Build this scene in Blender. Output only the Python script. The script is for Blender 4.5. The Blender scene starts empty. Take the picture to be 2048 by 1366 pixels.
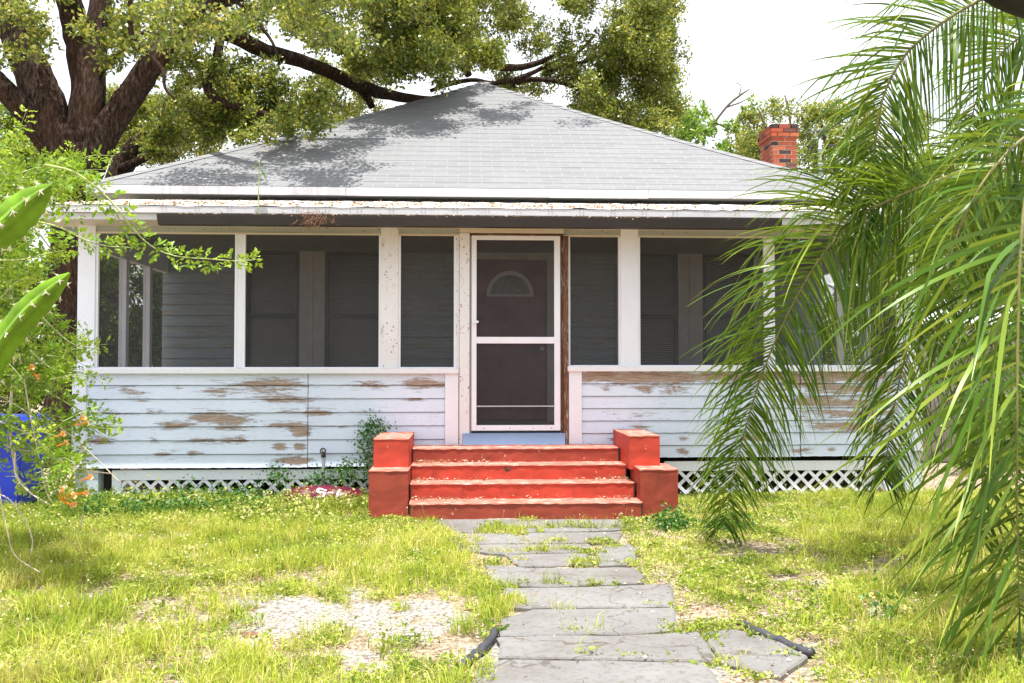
import bpy, math, random
import numpy as np
from mathutils import Vector
random.seed(7); rng = np.random.default_rng(7)
R = math.radians
scene = bpy.context.scene
# ---------------- camera ----------------
F = 1850.0; YAW = math.atan(94/F); PIT = math.atan(52/F); CZ = 1.32
cam_d = bpy.data.cameras.new('camera'); cam = bpy.data.objects.new('camera', cam_d)
scene.collection.objects.link(cam); scene.camera = cam
cam_d.sensor_width = 36; cam_d.lens = 36*F/2048; cam_d.clip_end = 500; cam_d.clip_start = .05
cam.location = (0, 0, CZ); cam.rotation_euler = (R(90)+PIT, 0, -YAW)
# ---------------- light ----------------
SUN_EL, SUN_AZ = 79.0, -97.0          # azimuth: direction towards the sun, degrees from +X
sv = Vector((math.cos(R(SUN_EL))*math.cos(R(SUN_AZ)), math.cos(R(SUN_EL))*math.sin(R(SUN_AZ)), math.sin(R(SUN_EL))))
sl = bpy.data.lights.new('sun', 'SUN'); sl.energy = 5.0; sl.angle = R(.5); sl.color = (1, .97, .91)
so = bpy.data.objects.new('sun', sl); scene.collection.objects.link(so)
so.rotation_euler = (-sv).to_track_quat('-Z', 'Y').to_euler()
wd = bpy.data.worlds.new('World'); scene.world = wd; wd.use_nodes = True
nt = wd.node_tree; bg = nt.nodes['Background']
sky = nt.nodes.new('ShaderNodeTexSky'); sky.sky_type = 'NISHITA'; sky.sun_disc = False
sky.sun_elevation = R(SUN_EL); sky.sun_rotation = R(90-SUN_AZ)
sky.dust_density = 2.5; sky.air_density = 1.0
tc = nt.nodes.new('ShaderNodeTexCoord'); nz = nt.nodes.new('ShaderNodeTexNoise')
nz.inputs['Scale'].default_value = 2.2; nz.inputs['Detail'].default_value = 6
mp = nt.nodes.new('ShaderNodeMapping'); mp.inputs['Scale'].default_value = (1, 1, 3)
rp = nt.nodes.new('ShaderNodeValToRGB'); rp.color_ramp.elements[0].position = .3; rp.color_ramp.elements[1].position = .65
rp.color_ramp.elements[0].color = (.62,)*3+(1,); rp.color_ramp.elements[1].color = (.97,)*3+(1,)
mx = nt.nodes.new('ShaderNodeMix'); mx.data_type = 'RGBA'
nt.links.new(tc.outputs['Generated'], mp.inputs['Vector']); nt.links.new(mp.outputs[0], nz.inputs['Vector'])
nt.links.new(nz.outputs[0], rp.inputs[0]); nt.links.new(rp.outputs[0], mx.inputs['Factor'])
nt.links.new(sky.outputs[0], mx.inputs['A']); mx.inputs['B'].default_value = (6.6, 6.8, 7.1, 1)
nt.links.new(mx.outputs['Result'], bg.inputs['Color']); bg.inputs['Strength'].default_value = .13
scene.view_settings.view_transform = 'Standard'; scene.view_settings.look = 'None'
scene.view_settings.exposure = 1.02; scene.view_settings.gamma = 1; scene.view_settings.use_curve_mapping = False
scene.cycles.max_bounces = 8; scene.cycles.transparent_max_bounces = 12
# ---------------- projection helpers ----------------
fwd = np.array([math.sin(YAW)*math.cos(PIT), math.cos(YAW)*math.cos(PIT), math.sin(PIT)])
rgt = np.array([math.cos(YAW), -math.sin(YAW), 0.0]); upv = np.cross(rgt, fwd)
CAMP = np.array([0, 0, CZ])
def ray(px, py): return fwd+(px-1024)/F*rgt+(683-py)/F*upv
def W(px, py, Y):
    d = ray(px, py); return Vector(CAMP+d*(Y/d[1]))
def G(px, py, z=0.0):
    d = ray(px, py); return Vector(CAMP+d*((z-CZ)/d[2]))
def proj(x, y, z=0.0):
    P = np.stack([x, y, np.zeros_like(x)+z-CZ], -1); k = P@fwd
    return 1024+F*(P@rgt)/k, 683-F*(P@upv)/k
def X(px, Y=9.5, py=600): return W(px, py, Y).x
def Z(py, Y=9.5, px=1000): return W(px, py, Y).z
# ---------------- mesh helpers ----------------
coll = scene.collection; wloc = {}
class MB:
    def __init__(s): s.v = []; s.f = []; s.a = []
    def add(s, vs, fs, a=0.0):
        n = len(s.v); s.v += [tuple(v) for v in vs]; s.f += [tuple(i+n for i in f) for f in fs]
        s.a += (list(a) if hasattr(a, '__len__') else [a]*len(vs)); return s
    def box(s, x0, x1, y0, y1, z0, z1, a=0.0, tx=0.0):   # tx shifts the top in x
        s.add([(x0,y0,z0),(x1,y0,z0),(x1,y1,z0),(x0,y1,z0),(x0+tx,y0,z1),(x1+tx,y0,z1),(x1+tx,y1,z1),(x0+tx,y1,z1)],
              [(0,3,2,1),(4,5,6,7),(0,1,5,4),(1,2,6,5),(2,3,7,6),(3,0,4,7)], a); return s
    def tube(s, pts, rad, n=8, jit=0.0, a=0.0, cap=True):
        pts = [Vector(p) for p in pts]; m = len(pts)
        if not hasattr(rad, '__len__'): rad = [rad]*m
        b = len(s.v); prev = None
        for i, p in enumerate(pts):
            t = (pts[min(i+1, m-1)]-pts[max(i-1, 0)]).normalized()
            if prev is None: prev = t.orthogonal().normalized()
            prev = (prev-t*prev.dot(t)).normalized(); q = t.cross(prev)
            for k in range(n):
                an = 2*math.pi*k/n; r = rad[i]*(1+random.uniform(-jit, jit))
                s.v.append(tuple(p+prev*math.cos(an)*r+q*math.sin(an)*r)); s.a.append(a)
        for i in range(m-1):
            for k in range(n):
                k2 = (k+1) % n; s.f.append((b+i*n+k, b+i*n+k2, b+(i+1)*n+k2, b+(i+1)*n+k))
        if cap: s.f.append(tuple(b+k for k in range(n))[::-1]); s.f.append(tuple(b+(m-1)*n+k for k in range(n)))
        return s
    def quad(s, a, b, c, d, at=0.0): return s.add([a, b, c, d], [(0,1,2,3)], at)
    def obj(s, name, mat, parent=None, smooth=False, bevel=0, attr=None):
        me = bpy.data.meshes.new(name); me.from_pydata(s.v, [], s.f); me.update()
        at = me.attributes.new('v', 'FLOAT', 'POINT'); at.data.foreach_set('value', np.array(s.a, dtype=np.float32))
        return link(name, me, mat, parent, smooth, bevel)
def link(name, me, mat, parent=None, smooth=False, bevel=0):
    me.materials.append(mat)
    if smooth: me.polygons.foreach_set('use_smooth', [True]*len(me.polygons))
    o = bpy.data.objects.new(name, me); coll.objects.link(o)
    if parent: o.parent = parent; o.location = -wloc.get(parent.name, Vector((0,0,0)))
    if bevel:
        b = o.modifiers.new('bevel', 'BEVEL'); b.width = bevel; b.segments = 2; b.limit_method = 'ANGLE'
    return o
def mesh_np(name, V, Q, mat, parent=None, v=None, smooth=False):
    V = np.asarray(V, dtype=np.float32).reshape(-1, 3); Q = np.asarray(Q, dtype=np.int32); k, m = Q.shape
    me = bpy.data.meshes.new(name); me.vertices.add(len(V)); me.vertices.foreach_set('co', V.ravel())
    me.loops.add(k*m); me.loops.foreach_set('vertex_index', Q.ravel())
    me.polygons.add(k); me.polygons.foreach_set('loop_start', np.arange(k, dtype=np.int32)*m)
    me.update(calc_edges=True); me.validate()
    if v is not None:
        at = me.attributes.new('v', 'FLOAT', 'POINT'); at.data.foreach_set('value', np.asarray(v, dtype=np.float32).ravel())
    return link(name, me, mat, parent, smooth)
def ribbons(C, Wv):            # C, Wv: (N,S,3) centre line and half width vector
    N, S, _ = C.shape; V = np.stack([C-Wv, C+Wv], 2).reshape(-1, 3)
    base = (np.arange(N)*S*2)[:, None, None]+(np.arange(S-1)*2)[None, :, None]
    Q = (base+np.array([0, 1, 3, 2])[None, None, :]).reshape(-1, 4); return V, Q
def leaves(P, D, L, wd=.38, fold=.12):   # rhombus leaves: P base, D unit axis, L length
    N = len(P); r = rng.normal(size=(N, 3)); S = np.cross(D, r); S /= np.linalg.norm(S, axis=1, keepdims=True)+1e-9
    U = np.cross(S, D); L = L[:, None]; m = P+D*L*.45
    V = np.stack([P, m+S*L*wd*.5+U*L*fold, P+D*L, m-S*L*wd*.5+U*L*fold], 1).reshape(-1, 3)
    return V, (np.arange(N)*4)[:, None]+np.array([0, 1, 2, 3])[None, :]
def unit(a): return a/(np.linalg.norm(a, axis=-1, keepdims=True)+1e-9)
def empty(name, loc):
    o = bpy.data.objects.new(name, None); coll.objects.link(o); o.location = loc; o.empty_display_size = .1
    wloc[o.name] = Vector(loc); return o
def tag(o, label=None, cat=None, group=None, kind=None):
    if label: o['label'] = label
    if cat: o['category'] = cat
    if group: o['group'] = group
    if kind: o['kind'] = kind
    return o
# ---------------- materials ----------------
class NM:
    def __init__(s, name):
        s.m = bpy.data.materials.new(name); s.m.use_nodes = True; s.t = s.m.node_tree; s.p = s.t.nodes['Principled BSDF']
        s.out = s.t.nodes['Material Output']
    def n(s, ty, **kw):
        x = s.t.nodes.new('ShaderNode'+ty)
        for k, v in kw.items():
            if k.startswith('i_'): x.inputs[k[2:].replace('_', ' ')].default_value = v
            else: setattr(x, k, v)
        return x
    def l(s, a, b): s.t.links.new(a, b)
    def coord(s, sc=(1,1,1), kind='Object'):
        c = s.n('TexCoord'); m = s.n('Mapping'); m.inputs['Scale'].default_value = sc; s.l(c.outputs[kind], m.inputs['Vector']); return m.outputs[0]
    def noise(s, sc, scale=1.0, detail=5, rough=.6, kind='Object'):
        x = s.n('TexNoise'); x.inputs['Scale'].default_value = scale; x.inputs['Detail'].default_value = detail; x.inputs['Roughness'].default_value = rough
        s.l(s.coord(sc, kind), x.inputs['Vector']); return x.outputs[0]
    def ramp(s, fac, stops, const=False):
        r = s.n('ValToRGB'); e = r.color_ramp.elements
        while len(e) < len(stops): e.new(.5)
        for i, (p, c) in enumerate(stops):
            e[i].position = p; e[i].color = (c if hasattr(c, '__len__') else (c,)*3)[:3]+(1,)
        s.l(fac, r.inputs[0]); return r.outputs[0]
    def mix(s, f, a, b, mode='MIX'):
        x = s.n('Mix', data_type='RGBA', blend_type=mode)
        for nm, v in (('Factor', f), ('A', a), ('B', b)):
            if isinstance(v, (int, float)): x.inputs[nm].default_value = v
            elif isinstance(v, tuple): x.inputs[nm].default_value = v[:3]+(1,)
            else: s.l(v, x.inputs[nm])
        return x.outputs['Result']
    def math(s, op, a, b=0.0):
        x = s.n('Math', operation=op)
        for i, v in enumerate((a, b)):
            if isinstance(v, (int, float)): x.inputs[i].default_value = v
            else: s.l(v, x.inputs[i])
        return x.outputs[0]
    def attr(s, nm='v'): return s.n('Attribute', attribute_name=nm).outputs['Fac']
    def bump(s, h, st=.3, d=.01):
        b = s.n('Bump'); b.inputs['Strength'].default_value = st; b.inputs['Distance'].default_value = d
        s.l(h, b.inputs['Height']); s.l(b.outputs[0], s.p.inputs['Normal'])
    def col(s, c, rough=.6, spec=.3):
        if isinstance(c, tuple): s.p.inputs['Base Color'].default_value = c[:3]+(1,)
        else: s.l(c, s.p.inputs['Base Color'])
        s.p.inputs['Roughness'].default_value = rough; s.p.inputs['Specular IOR Level'].default_value = spec; return s.m
def simple(name, c, rough=.6, var=.25, scale=6, bump=.15, sc=(1,1,1), spec=.3, metal=0):
    m = NM(name); n = m.noise(sc, scale, 6)
    d = tuple(x*(1-var) for x in c); h = tuple(min(1, x*(1+var)) for x in c)
    if bump: m.bump(n, bump, .01)
    m.p.inputs['Metallic'].default_value = metal
    return m.col(m.ramp(n, [(.3, d), (.7, h)]), rough, spec)
def paint(name, c, sc=(1.2,1,14), base=0.0, woodA=(.25,.145,.09), woodB=(.47,.38,.32), speck=.5, dirt=.12, rough=.55, dots=0):
    m = NM(name)
    n1 = m.noise(sc, 2.2, 8, .68); n2 = m.noise(tuple(x*2.4 for x in sc), 4.0, 6, .75); n3 = m.noise((1,1,1), 1.3, 4)
    pe = m.math('ADD', m.math('MULTIPLY', n1, .54), m.math('MULTIPLY', n2, .52))
    pe = m.math('ADD', pe, m.math('MULTIPLY', m.attr(), .42)); pe = m.math('ADD', pe, base)
    fac = m.ramp(pe, [(.745, 0.0), (.757, 1.0)])
    grain = m.noise((sc[0]*2, 20, sc[2]*6) if sc[2] > sc[0] else (sc[0]*6, 20, sc[2]*2), 3.0, 4, .7)
    wood = m.mix(m.ramp(grain, [(.38, 0.0), (.62, 1.0)]), m.mix(n3, woodA, tuple(x*.55 for x in woodA)), woodB)
    edge = m.ramp(pe, [(.70, 0.0), (.735, .55), (.76, 0.0)])
    pc = m.ramp(n3, [(.3, tuple(x*(1-dirt) for x in c)), (.7, c)])
    hair = m.noise(tuple(x*1.6 for x in sc), 9.0, 3, .7)
    pc = m.mix(m.ramp(hair, [(.63, 0.0), (.70, speck)]), pc, (.30,.28,.26))
    cc = m.mix(fac, m.mix(edge, pc, tuple(x*.45 for x in c)), wood)
    if dots:
        vo = m.n('TexVoronoi'); vo.inputs['Scale'].default_value = 26; m.l(m.coord((1,1,.8)), vo.inputs['Vector']); nm = m.noise((1,1,1), 2.3, 3)
        dm = m.math('MULTIPLY', m.ramp(vo.outputs['Distance'], [(.16, 1.0), (.22, 0.0)]), m.ramp(nm, [(.44, 0.0), (.54, dots)])); cc = m.mix(dm, cc, (.22,.12,.07))
    h = m.math('SUBTRACT', m.math('MULTIPLY', hair, .25), m.math('MULTIPLY', fac, 1.0)); m.bump(h, .55, .004)
    return m.col(cc, rough, .25)
def leafmat(name, c0, c1, c2, trans=.35, rough=.45, spec=.35):
    m = NM(name); col = m.ramp(m.attr(), [(0.0, c0), (.55, c1), (1.0, c2)]); m.col(col, rough, spec)
    tr = m.n('BsdfTranslucent'); tcol = m.mix(.5, col, (c2[0]*1.3, min(1, c2[1]*1.4), c2[2]*.6)); m.l(tcol, tr.inputs['Color'])
    ms = m.n('MixShader'); ms.inputs[0].default_value = trans
    m.l(m.p.outputs[0], ms.inputs[1]); m.l(tr.outputs[0], ms.inputs[2]); m.l(ms.outputs[0], m.out.inputs['Surface']); return m.m
M = {}
M['siding'] = paint('blue_white_siding_paint', (.67,.745,.88), speck=.85, base=.075)
M['white'] = paint('white_trim_paint', (.79,.815,.90), sc=(7,5,1.2), speck=.5, base=.04)
M['whiteh'] = paint('white_board_paint', (.79,.80,.86), speck=.8, base=.05)
M['worn'] = paint('worn_white_trim_paint', (.78,.77,.80), sc=(9,5,2.5), base=.10, speck=.9, dots=.9)
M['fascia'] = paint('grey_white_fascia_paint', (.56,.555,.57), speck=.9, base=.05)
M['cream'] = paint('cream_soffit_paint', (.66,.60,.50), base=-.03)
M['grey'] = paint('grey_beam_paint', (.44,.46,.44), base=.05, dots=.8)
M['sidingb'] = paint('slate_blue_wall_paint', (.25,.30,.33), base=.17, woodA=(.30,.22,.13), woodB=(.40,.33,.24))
M['blue'] = paint('blue_threshold_paint', (.22,.33,.52), base=.01, woodA=(.5,.5,.5), woodB=(.6,.6,.6))
M['rot'] = paint('rotten_wood', (.45,.40,.36), sc=(8,5,1.3), base=.27, woodA=(.10,.035,.018), woodB=(.20,.10,.06))
M['gutter'] = simple('charcoal_gutter_metal', (.045,.040,.043), .5, .12, 3)
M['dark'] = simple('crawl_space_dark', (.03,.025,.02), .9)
M['window'] = simple('charcoal_window_frame', (.03,.032,.036), .5, .1)
M['casing'] = simple('taupe_casing_paint', (.36,.34,.32), .6, .1)
M['doorp'] = simple('dark_maroon_door_paint', (.15,.078,.085), .55, .35, 5)
M['fan'] = simple('grey_fan_trim', (.42,.39,.38), .5, .1)
M['blind'] = simple('pale_blind', (.19,.185,.17), .6, .1)
m = NM('window_glass'); M['glass'] = m.col((.03,.035,.04), .08, .6)
M['alum'] = simple('white_aluminium', (.79,.80,.87), .4, .05, 3, .05)
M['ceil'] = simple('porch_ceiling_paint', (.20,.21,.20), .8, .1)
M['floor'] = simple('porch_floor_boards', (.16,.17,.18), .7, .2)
m = NM('insect_screen'); tr = m.n('BsdfTransparent'); ms = m.n('MixShader'); m.col((.085,.085,.09), .8, .1)
sn = m.noise((1,1,1), 2.5, 5); m.l(m.ramp(sn, [(.3, .30), (.7, .42)]), ms.inputs[0])
m.l(tr.outputs[0], ms.inputs[1]); m.l(m.p.outputs[0], ms.inputs[2]); m.l(ms.outputs[0], m.out.inputs['Surface']); M['screen'] = m.m
# shingles (UV: metres along the eave, metres up the slope)
m = NM('weathered_shingles'); br = m.n('TexBrick'); br.offset = .5
for k, v in (('Scale', 1.0), ('Mortar Size', .012), ('Mortar Smooth', .3), ('Brick Width', .30), ('Row Height', .14), ('Bias', -.1)): br.inputs[k].default_value = v
br.inputs['Color1'].default_value = (.150,.152,.160,1); br.inputs['Color2'].default_value = (.172,.174,.180,1); br.inputs['Mortar'].default_value = (.19,.192,.198,1)
cu = m.coord((1,1,1), 'UV'); m.l(cu, br.inputs['Vector'])
nn = m.noise((1,1,1), 1.2, 5); cc = m.mix(m.ramp(nn, [(.35, 0.0), (.7, .35)]), br.outputs['Color'], (.205,.207,.21))
m.bump(nn, .2, .02); M['shingle'] = m.col(cc, .85, .15)
m = NM('pale_roll_roofing'); n1 = m.noise((1,6,1), 3, 6); n2 = m.noise((1.5,1,1), 14, 6, .7)
cc = m.mix(m.ramp(n2, [(.52, 0.0), (.62, 1.0)]), (.62,.56,.52), (.20,.13,.09)); cc = m.mix(m.ramp(n1, [(.42, 1.0), (.56, 0.0)]), cc, (.66,.62,.60))
m.bump(n2, .5, .02); M['proof'] = m.col(cc, .85, .15)
# red concrete
def redmat(name, c):
    m = NM(name); n = m.noise((1,1,3), 3, 7, .65); f = m.noise((1,1,1), 16, 5, .6); g = m.noise((3,3,.6), 3, 4, .6)
    cc = m.ramp(n, [(.3, tuple(x*.6 for x in c)), (.7, c)])
    cc = m.mix(m.ramp(g, [(.62, 0.0), (.75, .45)]), cc, (c[0]*.35, c[1]*.4, c[2]*.5))
    geo = m.n('NewGeometry'); sp = m.n('SeparateXYZ'); m.l(geo.outputs['Normal'], sp.inputs[0])
    cc = m.mix(m.ramp(f, [(.66, 0.0), (.70, .85)]), cc, (.62,.42,.36))
    m.bump(f, .25, .003); 
    return m.col(cc, .6, .3)
M['red'] = redmat('red_step_paint', (.50,.062,.035)); M['red2'] = redmat('brick_and_shaded_red_paint', (.33,.058,.034))
m = NM('sunlit_top_and_chip_red'); n = m.noise((1,1,1), 9, 6, .7); M['chip'] = None; M['tread'] = m.col(m.ramp(n, [(.35, (.40,.09,.06)), (.52, (.45,.15,.11)), (.7, (.55,.36,.31))]), .8)  # bleaching of sunlit tops put into the colour; also used for pale chips
M['chip'] = simple('sooty_stain', (.10,.03,.022), .9, .6, 40)
m = NM('path_stone'); n = m.noise((1,1,1), 1.1, 8, .65); n2 = m.noise((1,1,1), 30, 5, .7)
cc = m.ramp(n, [(.3, (.125,.115,.108)), (.5, (.172,.166,.162)), (.72, (.22,.214,.208))]); cc = m.mix(m.ramp(n2, [(.30, .75), (.5, 0.0)]), cc, (.11,.09,.075))
vc = m.n('TexVoronoi', feature='DISTANCE_TO_EDGE'); vc.inputs['Scale'].default_value = .8
wn = m.n('TexNoise'); wn.inputs['Scale'].default_value = 4; wn.inputs['Detail'].default_value = 6; wc = m.coord(); m.l(wc, wn.inputs['Vector']); va = m.n('VectorMath', operation='MULTIPLY_ADD'); m.l(wn.outputs['Color'], va.inputs[0]); va.inputs[1].default_value = (.5,.5,0); m.l(wc, va.inputs[2]); m.l(va.outputs[0], vc.inputs['Vector'])
cc = m.mix(m.ramp(vc.outputs['Distance'], [(.002, .65), (.007, 0.0)]), cc, (.06,.045,.035)); cc = m.mix(m.ramp(m.noise((1,1,1), 5, 6, .7), [(.60, 0.0), (.72, .5)]), cc, (.15,.12,.09))
m.bump(n2, .3, .01); M['slab'] = m.col(cc, .85, .15)
m = NM('sandy_ground'); n = m.noise((1,1,1), 3.2, 8, .7); n2 = m.noise((1,1,1), 34, 6, .75); n3 = m.noise((1,1,1), 42, 6, .8)
c1 = m.ramp(n2, [(.32, (.07,.045,.03)), (.45, (.24,.17,.11)), (.55, (.46,.38,.29)), (.66, (.66,.60,.52))])
c1 = m.mix(m.ramp(n, [(.35, .55), (.6, 0.0)]), c1, (.15,.115,.06))
c2 = m.ramp(n3, [(.36, (.10,.075,.055)), (.47, (.235,.21,.18)), (.6, (.46,.44,.41))])
sf = m.math('ADD', m.attr(), m.math('MULTIPLY', m.math('SUBTRACT', n, .5), 1.5))
cc = m.mix(m.ramp(sf, [(.42, 0.0), (.58, 1.0)]), c1, c2); m.bump(n2, .7, .03); M['ground'] = m.col(cc, .95, .1)
m = NM('oak_bark'); n = m.noise((15,15,3.6), 2.0, 8, .75); n2 = m.noise((1,1,.6), 2.0, 5); v = m.n('TexVoronoi'); v.inputs['Scale'].default_value = 1.0; m.l(m.coord((34,34,9)), v.inputs['Vector'])
cc = m.ramp(n, [(.38, (.012,.008,.006)), (.52, (.055,.035,.026)), (.72, (.17,.12,.09))]); cc = m.mix(m.ramp(n2, [(.5, 0.0), (.75, .45)]), cc, (.12,.06,.035))
m.bump(m.math('ADD', n, m.math('MULTIPLY', v.outputs['Distance'], .6)), 1.0, .06); M['bark'] = m.col(cc, .9, .1)
M['twig'] = simple('grey_twig_bark', (.14,.11,.085), .9, .3, 12)
M['vstem'] = simple('tan_vine_stem', (.50,.42,.34), .7, .3, 12)
M['gstem'] = simple('green_vine_stem', (.30,.36,.12), .6, .2, 12)
M['rachis'] = simple('olive_frond_stalk', (.20,.19,.07), .5, .3, 8)
M['dry'] = simple('tan_frond_stalk', (.32,.25,.15), .6, .25, 8)
M['oak'] = leafmat('oak_leaf', (.016,.042,.006), (.115,.185,.024), (.50,.46,.11), .34, .35, .5)
M['bush'] = leafmat('bush_leaf', (.016,.042,.006), (.10,.18,.02), (.38,.43,.06), .3)
M['lime'] = leafmat('light_green_leaf', (.07,.15,.03), (.15,.27,.04), (.30,.40,.08), .4)
M['vine'] = leafmat('vine_leaf', (.025,.075,.006), (.13,.26,.018), (.40,.48,.05), .35)
M['ivy'] = leafmat('weed_leaf', (.02,.075,.012), (.04,.13,.02), (.12,.25,.04), .3)
M['grass'] = leafmat('grass_blade', (.08,.18,.012), (.42,.50,.045), (.66,.54,.25), .35, .6, .2)
M['weed'] = leafmat('ground_weed_leaf', (.04,.11,.01), (.32,.42,.045), (.64,.55,.28), .3, .6, .2)
M['palm'] = leafmat('palm_leaflet', (.010,.040,.004), (.065,.150,.012), (.36,.43,.06), .25, .38, .25)
M['litter'] = leafmat('dry_leaf_litter', (.12,.06,.03), (.34,.22,.13), (.62,.52,.42), .1, .8, .1)
M['flower'] = leafmat('orange_petal', (.80,.22,.02), (.85,.30,.03), (.90,.55,.30), .3, .5, .2)
M['cactus'] = simple('green_cactus_skin', (.12,.23,.012), .5, .35, 9, .1, spec=.15)
M['spine'] = simple('pale_spine', (.7,.6,.5), .6)
M['bin'] = simple('blue_bin_plastic', (.012,.035,.42), .45, .1, 4, .03, spec=.4)
m = NM('maroon_sack'); n = m.noise((1,1,1), 5, 5); M['bag'] = m.col(m.ramp(n, [(.3, (.06,.003,.014)), (.7, (.12,.005,.03))]), .4, .3); m.bump(n, .4, .03)
M['ink'] = simple('white_sack_print', (.62,.60,.62), .4, .1)
M['hose'] = simple('black_pipe', (.05,.05,.06), .4, .3)
M['rust'] = simple('rusty_metal', (.10,.08,.07), .6, .5, 20)
M['galv'] = simple('grey_conduit', (.42,.44,.47), .45, .12)
M['fence'] = simple('weathered_fence_boards', (.20,.17,.15), .9, .35, 5, .3, (8,8,.7))
M['pier'] = paint('light_blue_pier_paint', (.52,.60,.65), sc=(7,5,2))
m = NM('chimney_brick'); n = m.noise((1,1,1), 14, 5); cc = m.ramp(m.attr(), [(0.0, (.025,.018,.02)), (.12, (.10,.05,.05)), (.3, (.28,.075,.045)), (.7, (.42,.085,.035)), (1.0, (.50,.16,.07))])
cc = m.mix(m.ramp(n, [(.45, 0.0), (.7, .5)]), cc, (.12,.07,.06)); m.bump(n, .4, .01); M['brick'] = m.col(cc, .9)
M['mortar'] = simple('pale_mortar', (.55,.50,.46), .9)
M['black'] = simple('black_spathe', (.012,.010,.010), .7)
M['cabinet'] = simple('pale_blue_cabinet_paint', (.36,.42,.46), .6, .1)
# ---------------- ground, path ----------------
ELL = [(640,1228,235,36,1.1),(820,1265,160,26,.9),(520,1195,90,12,.8),(720,1190,90,14,.6),(880,1235,60,18,.7),(1050,1045,200,10,.5),(1300,1015,60,12,.5),(700,1320,260,40,.32),
       (1720,1225,110,18,.45),(1600,1165,80,12,.35),(1450,1330,160,30,.7),(1560,1290,90,26,.7),(985,1290,50,40,.75),(1400,1240,50,12,.5),(1480,1100,90,16,.35),(300,1180,200,30,.32),(500,1290,160,30,.4),(1560,1010,80,10,.3),(1330,1150,60,30,.3)]
def hnoise(x, y, sc=1.0, seed=0):
    r = np.random.default_rng(100+seed); o = 0
    for k in range(14):
        a = r.uniform(0, 6.28); f = sc*r.uniform(.6, 3.2); o = o+np.sin(f*(x*math.cos(a)+y*math.sin(a))+r.uniform(0, 6.28))
    return o/3.7
def sandf(x, y):
    px, py = proj(x, y); s = np.zeros_like(px)
    ok = y > 1.0
    for cx, cy, rx, ry, k in ELL:
        s = np.maximum(s, k*np.exp(-(((px-cx)/rx)**2+((py-cy)/ry)**2)**1.2*.8))
    w = hnoise(x, y, 6, 31)*.22+hnoise(x, y, 15, 32)*.16
    return np.where(ok, np.clip(s*(1+w*1.5)+w*.5*(s > .12), 0, 1.2), 0)
gx = np.concatenate([[-120,-70,-40,-25,-16,-11], np.arange(-8, 9.01, .07), [11,16,25,40,70,120]])
gy = np.concatenate([[-60,-30,-12,-4,0], np.arange(2, 9.9, .07), [11,13,16,20,30,50,90,160]])
XX, YY = np.meshgrid(gx, gy); near = (np.abs(XX) < 9) & (YY > 1.9) & (YY < 9.2)
ZZ = np.where(near, .012*hnoise(XX, YY, 2.5, 1)-.006, -.012); nX, nY = len(gx), len(gy)
idx = np.arange(nX*nY).reshape(nY, nX); Q = np.stack([idx[:-1,:-1], idx[:-1,1:], idx[1:,1:], idx[1:,:-1]], -1).reshape(-1, 4)
S = np.where(near, sandf(XX, YY), .1)
g = mesh_np('ground', np.stack([XX, YY, ZZ], -1), Q, M['ground'], None, S, True); tag(g, kind='structure')
SL = [[(862,1039),(1248,1039),(1247,1058),(1160,1062),(900,1063)],[(905,1067),(1243,1064),(1238,1083),(1060,1086),(915,1086)],[(925,1090),(1180,1088),(1175,1104),(1010,1107),(925,1100)],
      [(1012,1110),(1175,1108),(1182,1130),(1040,1133),(1022,1120)],[(1195,1106),(1215,1092),(1255,1089),(1275,1100),(1270,1128),(1196,1131)],[(968,1130),(1015,1133),(1060,1138),(1285,1136),(1292,1166),(1110,1173),(985,1170)],
      [(1002,1178),(1115,1178),(1345,1170),(1352,1214),(1060,1217),(1006,1215)],[(1002,1240),(1065,1221),(1352,1218),(1352,1262),(1230,1270),(1000,1272)],
      [(998,1276),(1235,1274),(1399,1266),(1422,1300),(1430,1324),(1000,1316)],[(955,1335),(1000,1320),(1415,1326),(1445,1372),(1460,1420),(925,1420)],
      [(1406,1264),(1470,1259),(1560,1286),(1618,1313),(1565,1352),(1440,1326),(1428,1300)],[(925,1424),(1470,1424),(1500,1500),(1500,1600),(880,1600)],[(1475,1375),(1560,1362),(1640,1420),(1500,1440)]]
b = MB()
for k, s in enumerate(SL):
    P = [G(x, y, .015) for x, y in s]; Q2 = []
    for i, p in enumerate(P):
        q = P[(i+1) % len(P)]; n = max(2, int((q-p).length/.09))
        for j in range(n): Q2.append(p.lerp(q, j/n)+Vector((random.gauss(0, .007), random.gauss(0, .007), 0)))
    c = sum(Q2, Vector())/len(Q2); n = len(Q2); z = .012+random.uniform(-.003, .004)
    top = [Vector((p.x, p.y, z)) for p in Q2]; inn = [p.lerp(c, .03) for p in top]; inn = [Vector((p.x, p.y, z+.008)) for p in inn]
    bot = [Vector((p.x, p.y, -.06)) for p in Q2]
    b.add(bot+top+inn, [(i, (i+1) % n, n+(i+1) % n, n+i) for i in range(n)]+[(n+i, n+(i+1) % n, 2*n+(i+1) % n, 2*n+i) for i in range(n)]+[tuple(range(2*n, 3*n))])
tag(b.obj('path', M['slab']), kind='structure')
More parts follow.
